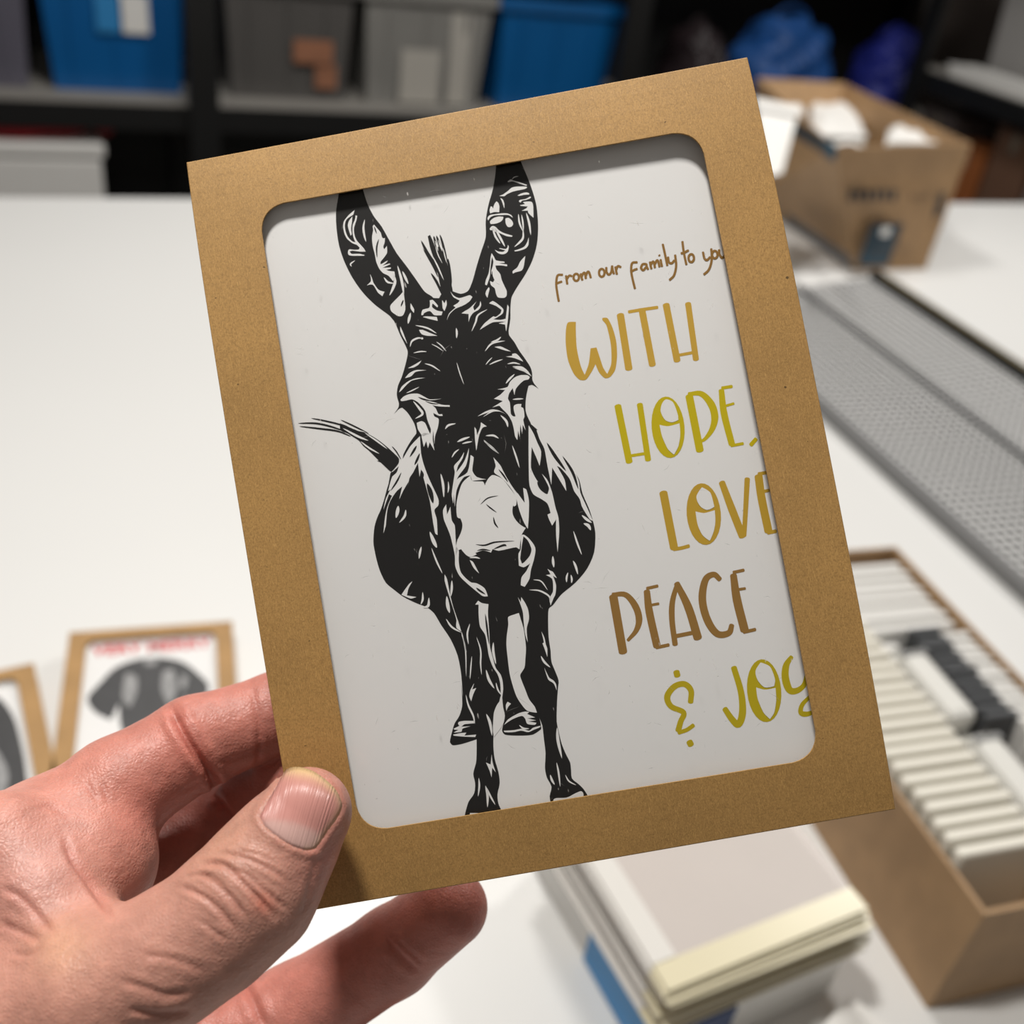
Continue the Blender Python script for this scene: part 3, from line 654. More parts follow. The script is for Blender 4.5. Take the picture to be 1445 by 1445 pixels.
# silhouette
sil = (px('D', nums('80 290 110 345 150 440 190 520 213 580 205 640 185 720 160 800 130 870 120 950 138 1020 133 1055 95 1110 140 1065 165 1055 205 1090 240 1140 270 1195 285 1250 285 1275'))
     + px('F', nums('1240 430 1190 510 1150 590 1140 650 1120 690 1040 765 1020 775 1000 880 980 950 950 1060 920 1150 880 1240 855 1330 845 1445'))
     + px('J', nums('383 750 395 810 410 860 435 910 470 940 510 970 560 995 610 1015 640 1040 670 1090 710 1150 740 1220 755 1300 762 1400'))
     + px('K', nums('345 620 350 700 350 750 335 800 310 840 295 890 285 940 300 957 350 950 428 925 428 1000 425 1050 410 1110 420 1160 415 1215 385 1260 365 1330 355 1400 575 1400 562 1310 545 1270 540 1220 552 1160 545 1100 525 1030 518 960 520 880 530 810 545 750 556 695 565 690 570 750 580 800 570 850 565 880 580 900 650 905 730 900 775 870 770 830 750 785 700 775 660 725 640 690 620 630 605 570 595 490 588 420 590 370 598 310 595 270 610 260 655 245 665 280 680 330 692 400 693 440 690 490 685 540 662 580 670 610 690 660 710 710 740 750 760 800 780 850 790 930 798 1000 795 1080 805 1130 830 1180 820 1230 825 1270 820 1320 1050 1320 1028 1235 1000 1190 975 1165 940 1135 935 1090 930 1050 905 1000 885 950 870 890 858 830 860 720 865 650 868 610 850 560 830 510 825 450 815 380 812 300 815 225'))
     + px('J', nums('1145 1005 1180 960 1240 910 1290 850 1320 780 1325 700 1318 660 1300 600 1270 530 1255 470 1220 420 1180 370 1130 310 1090 270 1050 235'))
     + px('D', nums('1260 1190 1230 1130 1215 1080 1215 1000 1225 930 1240 870 1270 862 1325 895 1290 855 1272 820 1270 760 1255 710 1210 640 1160 570 1120 500 1075 440 1070 400 1085 300 1085 200 1090 100 1000 60 760 60 735 70 665 88 610 72 570 60 500 90 480 125 430 122 390 100 300 60 200 250')))
BLACK.append(to_card(smooth_closed(sil, 3, 60)))
poly(BLACK, 'I', '175 150 150 310 137 400 140 490 155 590 185 680 230 770 290 855 360 925 440 985 475 1020 560 1000 690 960 690 887 640 850 590 780 540 710 480 630 440 560 395 480 350 420 315 350 290 270 265 150')
poly(BLACK, 'I', '1050 30 1040 180 1025 270 1000 360 985 450 985 540 960 620 935 700 910 790 885 845 850 862 900 960 1110 1080 1122 1000 1126 930 1132 880 1165 820 1210 750 1250 670 1275 580 1282 480 1272 360 1247 270 1217 190 1187 120 1150 40')
# forelock
poly(BLACK, 'I', '657 535 670 528 685 560 700 600 728 592 755 640 770 700 790 800 802 862 740 885 722 790 700 690 670 600')
for q in ('690 533 702 580 715 640', '705 531 722 580 738 640', '725 525 742 580 760 660 764 690', '770 660 780 720 792 810'): strk(BLACK, 'I', 14, q, 0.4)
strk(BLACK, 'I', 20, '618 558 660 640 710 720 750 820', 0.5); strk(BLACK, 'I', 9, '628 603 690 710 716 770', 0.5); strk(BLACK, 'I', 15, '674 743 710 800 745 880', 0.5)
strk(WHITE, 'I', 7, '698 560 708 590 716 620'); strk(WHITE, 'I', 7, '716 555 728 590 740 622'); strk(WHITE, 'I', 6, '742 600 752 640 765 690'); strk(WHITE, 'I', 8, '680 640 715 710 748 785'); strk(WHITE, 'I', 6, '700 590 715 640 740 690')
# tail
poly(BLACK, 'F', '505 270 560 290 620 320 700 348 790 378 880 430 960 490 1050 570 1105 630 1100 680 1030 762 1010 755 900 650 800 550 740 500 700 450 640 410 580 372 510 340')
for wd, q in ((18, '210 218 350 245 520 288 700 358'), (20, '76 270 250 270 400 300 580 360'), (20, '86 300 300 325 480 350 620 405'), (16, '508 233 650 300 800 375'), (11, '882 650 940 672 990 710'), (13, '1033 503 1080 560 1127 640')): strk(BLACK, 'F', wd, q, 0.4)
poly(BLACK, 'F', '1025 765 1092 770 1040 805')
for wd, q in ((22, '530 318 680 400 795 447'), (10, '650 328 700 345 762 357'), (17, '755 366 880 450 988 532'), (17, '712 453 800 520 908 582')): strk(WHITE, 'F', wd, q)
# left ear highlights
poly(WHITE, 'A', '325 695 260 750 205 820 195 880 210 960 240 1020 300 1070 350 1090 380 1120 372 1140 330 1145 265 1140 250 1160 255 1200 290 1212 430 1212 440 1205 380 1190 290 1190 268 1165 300 1155 380 1165 450 1165 430 1130 385 1080 350 1040 325 980 318 900 345 810 355 760 335 755 330 800 305 860 300 920 310 1000 335 1060 300 1050 250 1000 222 930 215 860 235 800 290 760 310 745')
poly(WHITE, 'A', '300 765 260 820 248 870 262 930 280 985 292 970 285 900 295 830')
strk(WHITE, 'A', 24, '440 800 425 890 435 980 455 1055')
poly(WHITE, 'A', '545 860 580 900 620 950 635 1000 650 1015 668 1010 665 1060 650 1110 660 1140 690 1100 692 1180 660 1230 620 1280 618 1310 640 1300 700 1265 690 1285 640 1325 720 1300 730 1308 640 1350 735 1345 735 1360 680 1372 720 1385 775 1390 782 1450 760 1500 710 1440 650 1410 605 1360 570 1280 555 1200 530 1100 522 1000 535 920 530 880')
strk(LINE, 'A', 15, '545 880 560 920 575 965'); strk(LINE, 'A', 19, '600 1020 575 1120 580 1240')
strk(WHITE, 'A', 16, '330 1265 280 1305 290 1335'); strk(WHITE, 'I', 16, '462 750 472 790 460 830 440 872'); strk(WHITE, 'I', 11, '408 768 430 795 465 803')
poly(WHITE, 'I', '330 750 335 790 310 815 345 810 375 855 400 875 412 850 380 840 350 800 340 770'); strk(WHITE, 'I', 15, '485 700 510 790 522 870')
poly(WHITE, 'I', '520 845 500 870 470 900 445 930 450 960 490 988 515 985 530 950 525 890'); strk(LINE, 'I', 9, '520 895 512 915 505 935'); strk(WHITE, 'I', 14, '513 733 530 770 547 807')
poly(WHITE, 'I', '560 915 580 950 578 970 560 945'); strk(WHITE, 'I', 15, '560 968 552 1000 545 1032')
# right ear highlights
for q in ('785 585 830 550 870 565 960 590 1070 630 1060 642 960 612 860 580 800 590', '665 790 720 770 790 720 850 670 920 655 1060 655 1072 670 1040 690 940 710 860 730 780 765 740 795', '930 785 1000 750 1070 740 1105 755 1100 770 1030 775 960 790',
          '1115 800 1130 810 1110 830 1050 850 1000 860 975 890 950 870 965 850 1050 835', '1010 880 1080 872 1140 880 1160 930 1165 1110 1110 1060 1085 1030 1085 1005 990 1008 1060 970 1080 945 975 935 970 925 1040 910',
          '680 820 715 840 740 900 740 975 722 920 700 860', '625 870 650 890 668 940 665 1030 600 1025 535 1045 525 1000 540 945 560 945 575 975 595 910', '495 1110 530 1070 620 1055 700 1045 780 1045 840 1070 865 1110 800 1070 700 1070 600 1075 540 1100 505 1150',
          '530 1165 580 1115 660 1090 725 1095 720 1130 680 1170 610 1195 540 1200', '755 1120 800 1110 850 1150 868 1200 840 1240 790 1240 760 1190', '525 1270 560 1230 610 1240 660 1290 730 1330 860 1370 850 1385 770 1375 690 1340 640 1320 600 1310 570 1290 540 1290'): poly(WHITE, 'B', q)
strk(WHITE, 'B', 11, '850 550 890 515 948 506'); strk(WHITE, 'C', 30, '565 10 610 140 682 248', .5); strk(WHITE, 'C', 32, '600 20 680 160 750 292', .5)
strk(WHITE, 'B', 26, '945 1050 960 1180 1012 1310'); strk(WHITE, 'B', 24, '990 1060 1010 1180 1018 1310'); strk(WHITE, 'C', 32, '1012 30 1012 160 960 230 885 295'); strk(WHITE, 'B', 32, '1058 1035 1100 1180 1127 1365')
for q in ('1095 155 1092 260 1060 310 980 345 895 360 885 348 960 325 1030 290 1070 230', '600 335 650 360 720 365 755 345 665 320 670 312 760 325 785 300 790 265 805 290 790 360 750 395 700 402 640 380',
          '555 385 590 440 620 490 740 510 745 525 660 535 780 550 780 578 700 565 610 565 625 620 680 690 700 770 740 860 775 940 770 1010 740 1035 650 1030 620 980 600 900 545 850 530 790 575 810 590 780 550 690 550 640 570 580 580 500 560 440 545 540 535 640 530 720 505 800 485 855 460 845 470 780 510 680 530 560 540 450',
          '515 880 525 910 510 970 495 1035 465 980 490 910', '1045 425 1020 590 990 640 900 665 865 685 860 650 930 590 970 510'): poly(WHITE, 'C', q)
strk(LINE, 'C', 16, '560 640 565 720 600 790')
# head highlights
for q in ('400 145 425 140 470 190 465 205 425 170 420 200 460 230 510 240 500 270 440 270 400 235 350 255 345 268 330 270 328 262 340 225 395 208 402 180', '340 285 370 280 460 285 468 318 400 303', '505 140 525 170 540 140 545 180 525 235 510 210', '575 65 600 100 650 125 740 100 762 115 740 150 690 185 620 215 570 260 545 315 565 255 620 205 600 190 640 165 655 145 600 115',
          '800 150 770 200 780 230 820 190 830 150 838 180 820 220 770 250 745 285 730 330 730 260 670 255 690 240 740 210', '905 170 935 150 990 185 1025 220 1020 255 970 290 940 305 1000 310 1045 300 1060 180 1072 200 1065 300 1050 410 1040 350 985 340 1045 325 940 330 880 360 825 395 860 345 940 280 960 285 1000 255 1010 225 960 190',
          '150 365 175 420 210 515 170 450 150 400', '310 395 340 395 400 420 465 445 380 445 330 430', '330 655 280 685 215 720 260 715 305 690', '190 805 230 760 290 735 370 738 280 752 240 790', '140 925 160 880 220 830 290 805 360 802 250 825 200 865 160 910',
          '950 540 1000 535 1090 578 1040 570', '1100 600 1130 595 1160 620 1195 665 1120 635 1045 622 1100 615', '1100 705 1180 705 1230 740 1265 790 1200 750 1140 720',
          '1250 795 1240 815 1200 825 1160 860 1130 900 1120 950 1105 890 1075 935 1065 980 1080 1010 1085 1060 1090 1110 1110 1130 1130 1130 1115 1080 1115 1040 1145 1025 1180 1025 1175 1050 1195 1060 1205 1130 1195 1160 1215 1250 1190 1200 1185 1280 1170 1200 1165 1300 1175 1345 1150 1250 1145 1330 1125 1300 1115 1240 1100 1180 1080 1140 1060 1110 1010 1060 990 1040 930 1055 1020 1000 990 990 945 980 1000 945 1040 905 975 900 1060 880 1080 840 1120 800 1170 780 1230 780',
          '805 1130 870 1090 930 1070 990 1080 1055 1115 1000 1090 940 1090 880 1120 850 1135 905 1095 860 1110',
          '150 990 180 960 230 940 300 937 350 960 400 985 500 980 440 990 370 995 440 1010 500 1030 570 1035 570 1048 480 1045 420 1035 450 1060 475 1110 505 1110 510 1125 480 1125 430 1100 440 1130 475 1150 470 1220 445 1300 440 1370 430 1250 425 1320 440 1420 400 1350 385 1400 370 1340 350 1390 330 1290 350 1270 405 1278 410 1240 380 1160 360 1080 300 1010 250 985 200 995 160 1000',
          '290 1185 330 1170 360 1185 385 1240 402 1275 340 1300 300 1240', '835 1180 885 1215 850 1225 820 1290 800 1400 795 1420 785 1330 780 1220 795 1240 802 1290 830 1220'): poly(WHITE, 'D', q)
for wd, q in ((16, '890 220 810 270 790 330 755 410'), (14, '275 355 380 380 460 425'), (16, '342 468 300 465 250 490 232 540'), (20, '325 462 335 468 340 476'), (17, '625 378 630 420 628 467'), (8, '415 515 465 540 517 577'), (10, '455 495 500 530 541 577'), (11, '260 592 320 579 377 580'), (12, '355 680 420 700 492 747'),
              (10, '200 932 250 910 312 879'), (9, '628 668 655 760 691 860'), (15, '918 500 975 480 1007 453'), (15, '868 577 930 510 1042 487'), (9, '875 692 900 660 932 628'), (12, '903 692 960 665 1022 644'), (13, '1058 685 1115 675 1172 688'), (8, '1108 714 1170 735 1232 757'), (17, '1045 852 1080 810 1122 770'),
              (13, '1103 986 1150 982 1198 980'), (20, '1000 1118 1050 1170 1064 1222'), (21, '258 998 310 1060 338 1110 275 1150'), (17, '530 1238 560 1205 622 1190'), (20, '633 1347 680 1325 742 1303'), (14, '673 1362 720 1350 762 1343'), (17, '873 1295 940 1292 987 1317'), (15, '858 1338 920 1385 985 1445')): strk(WHITE, 'D', wd, q)
strk(LINE, 'D', 14, '300 965 350 985 420 1000'); strk(LINE, 'D', 10, '360 1000 420 1020 480 1025')
# body highlights
for q in ('238 70 245 180 265 260 300 350 355 470 355 510 330 540 345 600 350 700 335 690 320 610 300 480 270 370 245 280 235 330 225 240 195 300 170 340 155 440 165 360 130 420 105 475 125 390 90 420 50 480 30 540 20 640 5 690 15 590 30 520 60 450 40 440 5 540 20 470 50 410 35 420 60 330 90 300 110 240 130 212 180 130',
          '395 950 410 980 430 1080 450 1160 500 1310 525 1445 535 1445 505 1320 470 1290 470 1240 440 1140 415 1060 395 990', '190 995 165 1040 155 1085 215 1095 180 1105 120 1080 140 1050 170 1010',
          '560 320 510 365 485 430 470 510 475 585 495 600 503 655 485 700 468 770 465 840 478 800 500 790 530 825 560 840 600 822 590 815 640 798 690 812 700 790 740 800 850 778 872 792 885 700 915 650 870 620 835 560 830 520 850 510 850 460 810 400 760 340 700 318 670 345 650 385 640 360 570 355',
          '880 700 900 698 930 720 972 780 965 850 945 920 935 980 905 1030 880 1020 885 970 915 930 940 880 900 905 868 895 865 820 880 790',
          '468 770 485 800 485 870 500 940 560 1000 600 1008 650 1040 670 1090 640 1090 600 1060 540 1010 490 960 463 900 460 830 430 700 390 600 385 540 405 505 410 570 432 520 440 605 460 640', '555 860 575 870 615 945 580 910',
          '705 205 745 250 790 320 830 390 865 440 905 495 895 400 915 410 932 480 930 600 925 660 900 620 870 540 845 450 800 380 750 330 710 300 720 260', '550 145 545 200 530 260 480 330 460 390 450 500 440 440 460 300 455 260 490 220 520 170 510 210 480 260 470 300 520 230',
          '560 190 580 205 572 290 600 330 660 345 570 355 560 320 520 330 490 370 470 420 460 520 455 430 470 350 540 300',
          '930 0 960 50 985 110 1010 170 1000 260 985 220 950 140 945 270 970 330 1010 390 1050 440 1060 400 1015 310 1050 350 1080 430 1100 520 1120 590 1125 680 1115 810 1105 700 1105 600 1080 640 1060 600 1050 570 1070 560 1050 500 1010 470 960 440 935 380 930 200',
          '980 30 1010 40 1060 100 1120 160 1180 230 1220 290 1250 360 1260 430 1300 520 1340 610 1320 600 1270 520 1255 470 1220 420 1190 340 1130 270 1110 260 1160 350 1170 420 1110 320 1080 270 1075 380 1050 260 1030 150 1000 90',
          '1050 915 1065 925 1085 935 1110 975 1085 960 1105 1020 1100 1080 1090 1100 1070 1150 1065 1100 1085 1060 1080 980 1040 955 1070 950'): poly(WHITE, 'E', q)
for wd, q in ((22, '100 513 95 550 85 592'), (15, '148 538 140 580 106 622'), (14, '247 773 238 810 232 852'), (24, '300 678 325 740 346 782'), (11, '310 780 345 870 382 947'), (15, '441 988 440 1040 434 1092'), (22, '408 1088 415 1150 427 1197'), (12, '403 1233 440 1285 502 1322'), (13, '255 1063 255 1110 243 1142'), (17, '295 1098 290 1150 258 1162'),
              (16, '370 308 385 380 390 462'), (9, '418 358 420 400 415 432'), (11, '553 845 590 842 622 850'), (10, '440 207 460 175 487 153'), (12, '643 93 690 140 742 182'), (11, '825 128 850 200 872 272'), (17, '1268 573 1300 600 1332 622'), (20, '1280 626 1310 640 1326 670'), (12, '1215 673 1240 750 1269 827'), (15, '1213 863 1230 900 1244 952'),
              (12, '1181 938 1172 970 1172 1002'), (12, '1199 953 1205 980 1203 1007'), (16, '1084 833 1086 870 1091 907'), (11, '933 1049 1000 1055 1060 1090 1066 1132'), (8, '958 984 1010 995 1052 1052')): strk(WHITE, 'E', wd, q)
poly(LINE, 'E', '897 708 925 735 948 790 938 830 905 870 888 882 877 850 885 780')
for wd, q in ((15, '172 205 200 160 217 130'), (15, '203 255 220 220 237 178'), (11, '248 288 257 315 255 342'), (30, '283 370 305 430 322 500'), (13, '595 1035 620 1055 655 1078'), (8, '623 506 670 465 738 449'), (9, '658 503 690 530 727 557'), (11, '705 583 715 625 737 656'), (11, '592 760 650 765 720 745 843 738'), (23, '492 590 496 650 472 735'), (28, '832 512 842 565 872 612 915 655'),
              (20, '745 235 800 330 860 435'), (11, '738 280 770 320 800 365'), (22, '1045 110 1100 200 1170 295'), (18, '1145 195 1210 300 1248 410'), (22, '985 360 1010 400 1048 440'), (14, '705 790 770 765 790 770'), (10, '600 800 640 792 690 800'), (12, '120 300 90 360 50 420')): strk(LINE, 'E', wd, q)
# legs
poly(WHITE, 'K', '610 262 655 247 665 280 680 330 690 400 693 440 690 490 685 540 662 580 670 610 690 660 710 710 740 750 752 782 700 772 660 725 640 690 620 630 605 570 595 490 588 420 590 370 598 310 597 270')
for q in ('510 95 540 55 580 80 645 90 640 180 655 400 660 520 690 640 720 740 770 810 790 880 795 960 785 1060 800 1180 805 1280 780 1340 700 1445 690 1380 700 1200 730 1120 770 1060 770 1000 765 900 740 810 690 730 650 620 630 500 610 400 560 320 545 200 545 95',
          '500 895 480 960 520 945 490 1010 470 1080 450 1030 460 970', '345 1290 400 1280 495 1280 500 1305 400 1315 370 1340 460 1335 380 1360 370 1390 290 1400 340 1370 300 1370 290 1360 350 1330 335 1310', '285 1420 360 1405 420 1400 400 1430 520 1420 510 1445 380 1440 290 1430',
          '805 1320 840 1270 900 1230 960 1200 1020 1185 1060 1190 1040 1210 1120 1245 1040 1255 1130 1275 1050 1285 1135 1300 1120 1320 1040 1310 1020 1260 990 1230 920 1250 870 1275', '800 1380 900 1375 990 1360 1060 1380 1100 1350 1175 1330 1170 1345 1110 1370 1050 1395 980 1380 900 1395 810 1395',
          '840 1085 875 1105 845 1140 828 1180 822 1120', '945 20 975 70 980 20 1020 80 1050 150 1058 240 1035 340 1045 480 1020 400 1005 280 995 170 970 90', '1185 370 1215 430 1230 500 1245 545 1245 630 1215 540 1195 490 1210 480', '1215 740 1265 840 1310 870 1335 910 1340 970 1310 900 1255 860'): poly(WHITE, 'G', q)
strk(LINE, 'G', 20, '612 185 630 330 652 505')
for wd, q in ((26, '695 478 695 580 722 705'), (27, '620 758 650 860 706 952'), (16, '721 888 740 960 776 1017'), (18, '456 288 430 390 441 502'), (16, '523 423 565 560 565 700 576 812'), (13, '476 618 465 740 457 857'), (13, '368 383 410 550 418 832'), (19, '414 1013 440 1120 490 1230 506 1312'), (17, '958 1323 1000 1355 1062 1360'), (28, '623 1208 660 1300 682 1432'), (22, '1179 618 1215 680 1277 737')): strk(WHITE, 'G', wd, q)
for q in ('370 580 380 660 410 755 375 710 370 805 350 740 315 660 360 680', '160 1150 230 1150 330 1160 360 1140 420 1140 430 1200 150 1270', '970 1020 1000 1005 1100 1000 1180 960 1240 938 1260 960 1262 1000 1262 1080 975 1120'): poly(WHITE, 'H', q)
for wd, q in ((18, '245 808 250 890 238 992'), (24, '310 883 330 980 330 1097'), (18, '318 898 360 990 406 1072'), (30, '1005 318 1015 450 1053 622'), (18, '1000 658 1020 760 1036 897'), (22, '938 778 955 830 982 877'), (14, '1084 778 1120 840 1192 881')): strk(WHITE, 'H', wd, q)
strk(LINE, 'H', 8, '1050 1036 1090 1030 1120 1028'); strk(LINE, 'H', 8, '972 1048 985 1046 995 1046')
obj('donkey_print', print_mesh('donkey_print', BLACK, [2e-5 + 1e-6*i for i in range(len(BLACK))]), INK, card)
obj('donkey_highlights', print_mesh('donkey_highlights', WHITE, [6e-5]*len(WHITE)), PAPER, card)
obj('donkey_linework', print_mesh('donkey_linework', LINE, [7.5e-5]*len(LINE)), INK, card)
# lettering
def letters(name, crop, strokes, rgb, holes=(), polys=()):
    s = CROP[crop][2]; P_ = []
    for st in strokes:
        wd = st[0]; wd = [v * s * 1.1 for v in wd] if isinstance(wd, (list, tuple)) else wd * s * 1.1
        P_.append(to_card(pen(px(crop, nums(st[1])), wd)))
    for q in polys:
        P_.append(to_card(px(crop, q) if not isinstance(q, str) else smooth_closed(px(crop, nums(q)), 5)))
    m = mat('gold_ink_%d_%d_%d' % rgb, tuple(min(1, v * 1.2) for v in hexc(*rgb)[:3]) + (1,), 0.32, 0.05, 80)
    o = obj(name, print_mesh(name, P_, [2e-5 + 1.2e-6*i for i in range(len(P_))]), m, card)
    if holes:
        hp = [to_card(smooth_closed(px(crop, nums(q)), 5)) for q in holes]
        obj('letter_counter', print_mesh('letter_counter', hp, [8e-5]*len(hp)), PAPER, o)
    return o
def arc(cx, cy, rx, ry, a0, a1): return ' '.join('%g %g' % (cx + rx*math.cos(a), cy + ry*math.sin(a)) for a in np.linspace(a0, a1, 8))
t1 = [(11, q) for q in ('122 245 97 249 90 290 95 335 103 380', '92 290 105 284 118 280', '140 250 143 270 146 292', '142 270 156 250 169 252', arc(192, 258, 14, 18, -0.2, 3.3), arc(192, 258, 14, 18, 2.9, 6.5), '215 240 219 258 223 272', '218 256 230 235 237 240 241 264', '240 252 250 230 258 234 266 260',
     arc(322, 235, 14, 20, -0.2, 3.3), arc(322, 235, 14, 20, 2.9, 6.5), '345 208 347 232 358 244 370 232 375 200', '375 200 378 222 384 240', '392 205 395 225 399 242', '394 224 404 201 419 206', '502 181 477 186 472 225 480 270 491 315', '475 227 488 220 502 215', '548 190 530 192 521 210', '521 210 533 222 548 206', '549 190 552 205 558 217',
     '568 180 571 198 575 214', '570 197 582 178 588 184 593 208', '592 192 603 172 610 178 616 204', '622 168 625 185 629 202', '615 145 616 147', '633 90 642 130 656 197', '660 155 664 180 678 186 692 172', '696 145 701 200 690 248 668 271', '733 76 740 130 753 192', '727 136 745 130 763 121',
     arc(778, 160, 14, 20, -0.2, 3.3), arc(778, 160, 14, 20, 2.9, 6.5), '838 130 845 160 858 170 874 155', '880 113 882 170 868 218 843 243', arc(898, 142, 14, 19, -0.2, 3.3), arc(898, 142, 14, 19, 2.9, 6.5), '920 118 922 140 934 158 948 150')]
letters('greeting_line', 'T', t1, (132, 98, 48))
letters('lettering_with', 'T', [(34, '417 450 460 724'), (15, '460 434 530 422 606 411'), (32, '528 430 580 704'), (32, '650 398 706 682'), (28, '762 392 802 676'), (14, '712 655 795 640')], (184, 148, 58),
        polys=['150 488 190 485 190 530 195 620 215 710 235 755 255 700 265 620 295 615 310 660 330 720 350 750 370 700 368 600 345 500 325 475 325 465 350 465 375 510 395 580 400 660 390 730 365 765 340 772 310 745 290 700 270 740 240 780 210 780 180 750 150 680 138 590 140 520'])
letters('lettering_hope', 'T', [(32, '404 914 462 1198'), (28, '516 906 558 1188'), (14, '465 1168 550 1155'), (36, '768 864 822 1140'), ([16, 26, 34, 34, 26, 16, 12], '765 852 830 852 880 905 898 970 885 1030 850 1080 822 1096'), ([26, 32, 30], '932 834 945 950 985 1108'), (15, '935 822 960 818 985 814'), (12, '950 914 995 901'), (14, '982 1116 1042 1105'), (19, '1108 1082 1082 1112')], (182, 164, 14),
        holes=['650 880 685 895 710 960 712 985 680 997 645 985 622 940 630 900', '616 1010 660 1017 718 1002 722 1060 712 1120 690 1162 660 1135 630 1070'], polys=[ellipse(660, 1022, 84, 157, -0.09)])
letters('lettering_love', 'U', [(36, '468 122 520 390'), (16, '518 396 555 390 592 380'), ([28, 34, 34], '752 72 800 200 852 332'), ([24, 22, 20], '875 54 868 190 860 330'), (36, '930 42 945 150 978 308'), (15, '930 30 965 24'), (14, '950 116 980 110'), (16, '975 316 1014 308')], (176, 142, 46),
        holes=['655 95 695 120 715 190 680 205 645 185 628 140', '624 212 665 220 717 206 720 260 712 310 693 355 660 330 635 280'], polys=[ellipse(664, 225, 83, 150, -0.09)])
letters('lettering_peace', 'U', [(38, '225 625 272 895'), ([18, 24, 30, 30, 22, 14], '222 616 285 617 332 672 350 735 336 790 296 838'), ([28, 34, 34], '388 600 400 700 437 866'), (14, '388 586 440 574'), (12, '412 666 445 660'), (15, '434 873 494 860'), ([20, 26, 24], '536 562 512 650 510 740 525 858'), ([26, 36, 38], '533 562 590 680 635 826'), (18, '525 818 615 800'),
        ([22, 26, 34, 34, 28, 22], '742 542 712 518 672 545 657 640 682 740 730 806 785 802 800 764'), ([30, 38, 38], '808 522 825 640 862 788'), (14, '808 508 858 497'), (12, '832 591 865 586'), (15, '858 798 914 785')], (136, 102, 50))
letters('lettering_ampersand', 'U', [(28, '531 990 536 1010'), ([24, 26, 26, 28, 24, 24, 26], '600 1138 602 1082 570 1050 522 1062 487 1110 505 1158 566 1188 552 1232 540 1276'), (18, '542 1286 582 1272 614 1250'), (28, '594 1330 602 1345')], (172, 152, 18))
letters('lettering_joy', 'U', [([26, 28, 32, 30, 28, 24], '810 970 845 1090 852 1190 832 1246 802 1222 766 1170'), ([18, 30, 34, 28, 22, 22], '1090 918 1064 960 1060 1020 1080 1078 1115 1082 1150 1055 1168 1000'), ([16, 20, 24, 18], '1180 1110 1142 1150 1135 1188 1160 1196 1192 1188')], (172, 154, 14),
        holes=['940 945 985 965 1010 1030 1005 1060 960 1066 925 1030 915 985', '918 1066 960 1077 1012 1068 1015 1130 1005 1190 985 1220 955 1190 925 1120'], polys=[ellipse(957, 1082, 83, 153, -0.09)])

# ------------------------------------------------------------------ the hand
def c3(p): return cs(p[0], p[1], p[2])
def chain(pts):      # (px, py, depth, radius in px at that depth)
    return [(c3(p), p[3] * p[2] / F) for p in pts]
THUMB = chain([(433, 1147, .1872, 63), (395, 1200, .1855, 72), (356, 1258, .1835, 86), (299, 1311, .1820, 86), (229, 1357, .1805, 89), (130, 1405, .1805, 104), (10, 1460, .1845, 140), (-140, 1540, .1910, 170)])
INDEX = chain([(470, 985, .2270, 50), (395, 1006, .2280, 57), (275, 1048, .2210, 64), (166, 1116, .2130, 74), (70, 1190, .2060, 84)])
MIDDLE = chain([(500, 1035, .2265, 50), (415, 1092, .2310, 56), (312, 1166, .2380, 62), (215, 1240, .2270, 66), (120, 1300, .2180, 80)])
RING = chain([(634, 1281, .2225, 54), (555, 1342, .2280, 60), (420, 1428, .2310, 66), (280, 1490, .2260, 70), (140, 1450, .2200, 85)])
PINKY = chain([(560, 1500, .2320, 44), (480, 1560, .2350, 48), (370, 1610, .2340, 52), (240, 1640, .2280, 56), (110, 1590, .2210, 80)])
PALM = [chain([(70, 1195, .2090, 88), (-380, 1640, .2090, 150)]), chain([(120, 1300, .2190, 90), (-380, 1650, .2120, 160)]), chain([(140, 1450, .2230, 95), (-390, 1680, .2140, 160)]), chain([(110, 1590, .2230, 95), (-400, 1710, .2140, 160)])]
PAD = chain([(130, 1216, .2030, 86), (30, 1260, .2050, 110)])
WEB = chain([(103, 1330, .1865, 70), (60, 1272, .1900, 72), (8, 1195, .1955, 78)])
ARM = chain([(-380, 1660, .2110, 190), (-1150, 2250, .2170, 220)])
def seg(p, a, ra, b, rb):
    ba = b - a; h = np.clip(((p - a) @ ba) / (ba @ ba), 0, 1)[:, None]
    return np.linalg.norm(p - a - h * ba, axis=1) - (ra + (rb - ra) * h[:, 0])
def smin(a, b, k):
    h = np.maximum(k - np.abs(a - b), 0) / k; return np.minimum(a, b) - h*h*k*0.25
def chain_d(p, ch, k):
    d = None
    for (a, ra), (b, rb) in zip(ch[:-1], ch[1:]):
        s_ = seg(p, a.astype(np.float32), ra, b.astype(np.float32), rb); d = s_ if d is None else smin(d, s_, k)
    return d
def sdf(p, parts=False):
    palm = None
    for ch in PALM:
        s_ = chain_d(p, ch, .003); palm = s_ if palm is None else smin(palm, s_, .012)
    palm = smin(palm, chain_d(p, ARM, .003), .02)
    palm = smin(palm, chain_d(p, PAD, .003), .014)
    palm = smin(palm, chain_d(p, WEB, .003), .0045)
    th = chain_d(p, THUMB, .004); ix = chain_d(p, INDEX, .0022); md = chain_d(p, MIDDLE, .0022); rg = chain_d(p, RING, .0022); pk = chain_d(p, PINKY, .0022)
    if parts: return np.stack([palm, th, ix, md, rg, pk], 1)
    fin = smin(smin(ix, md, .0008), smin(rg, pk, .0008), .0008)
    d = smin(palm, fin, .0035)
    return smin(d, th, .0060)
VX = 0.00044
lo = np.array([-0.330, -0.275, -0.275]); hi = np.array([0.010, -0.028, -0.160])
nb = 8; dims = (np.ceil((hi - lo) / (VX * nb)).astype(int))
ctr = [lo[i] + (np.arange(dims[i]) + 0.5) * VX * nb for i in range(3)]
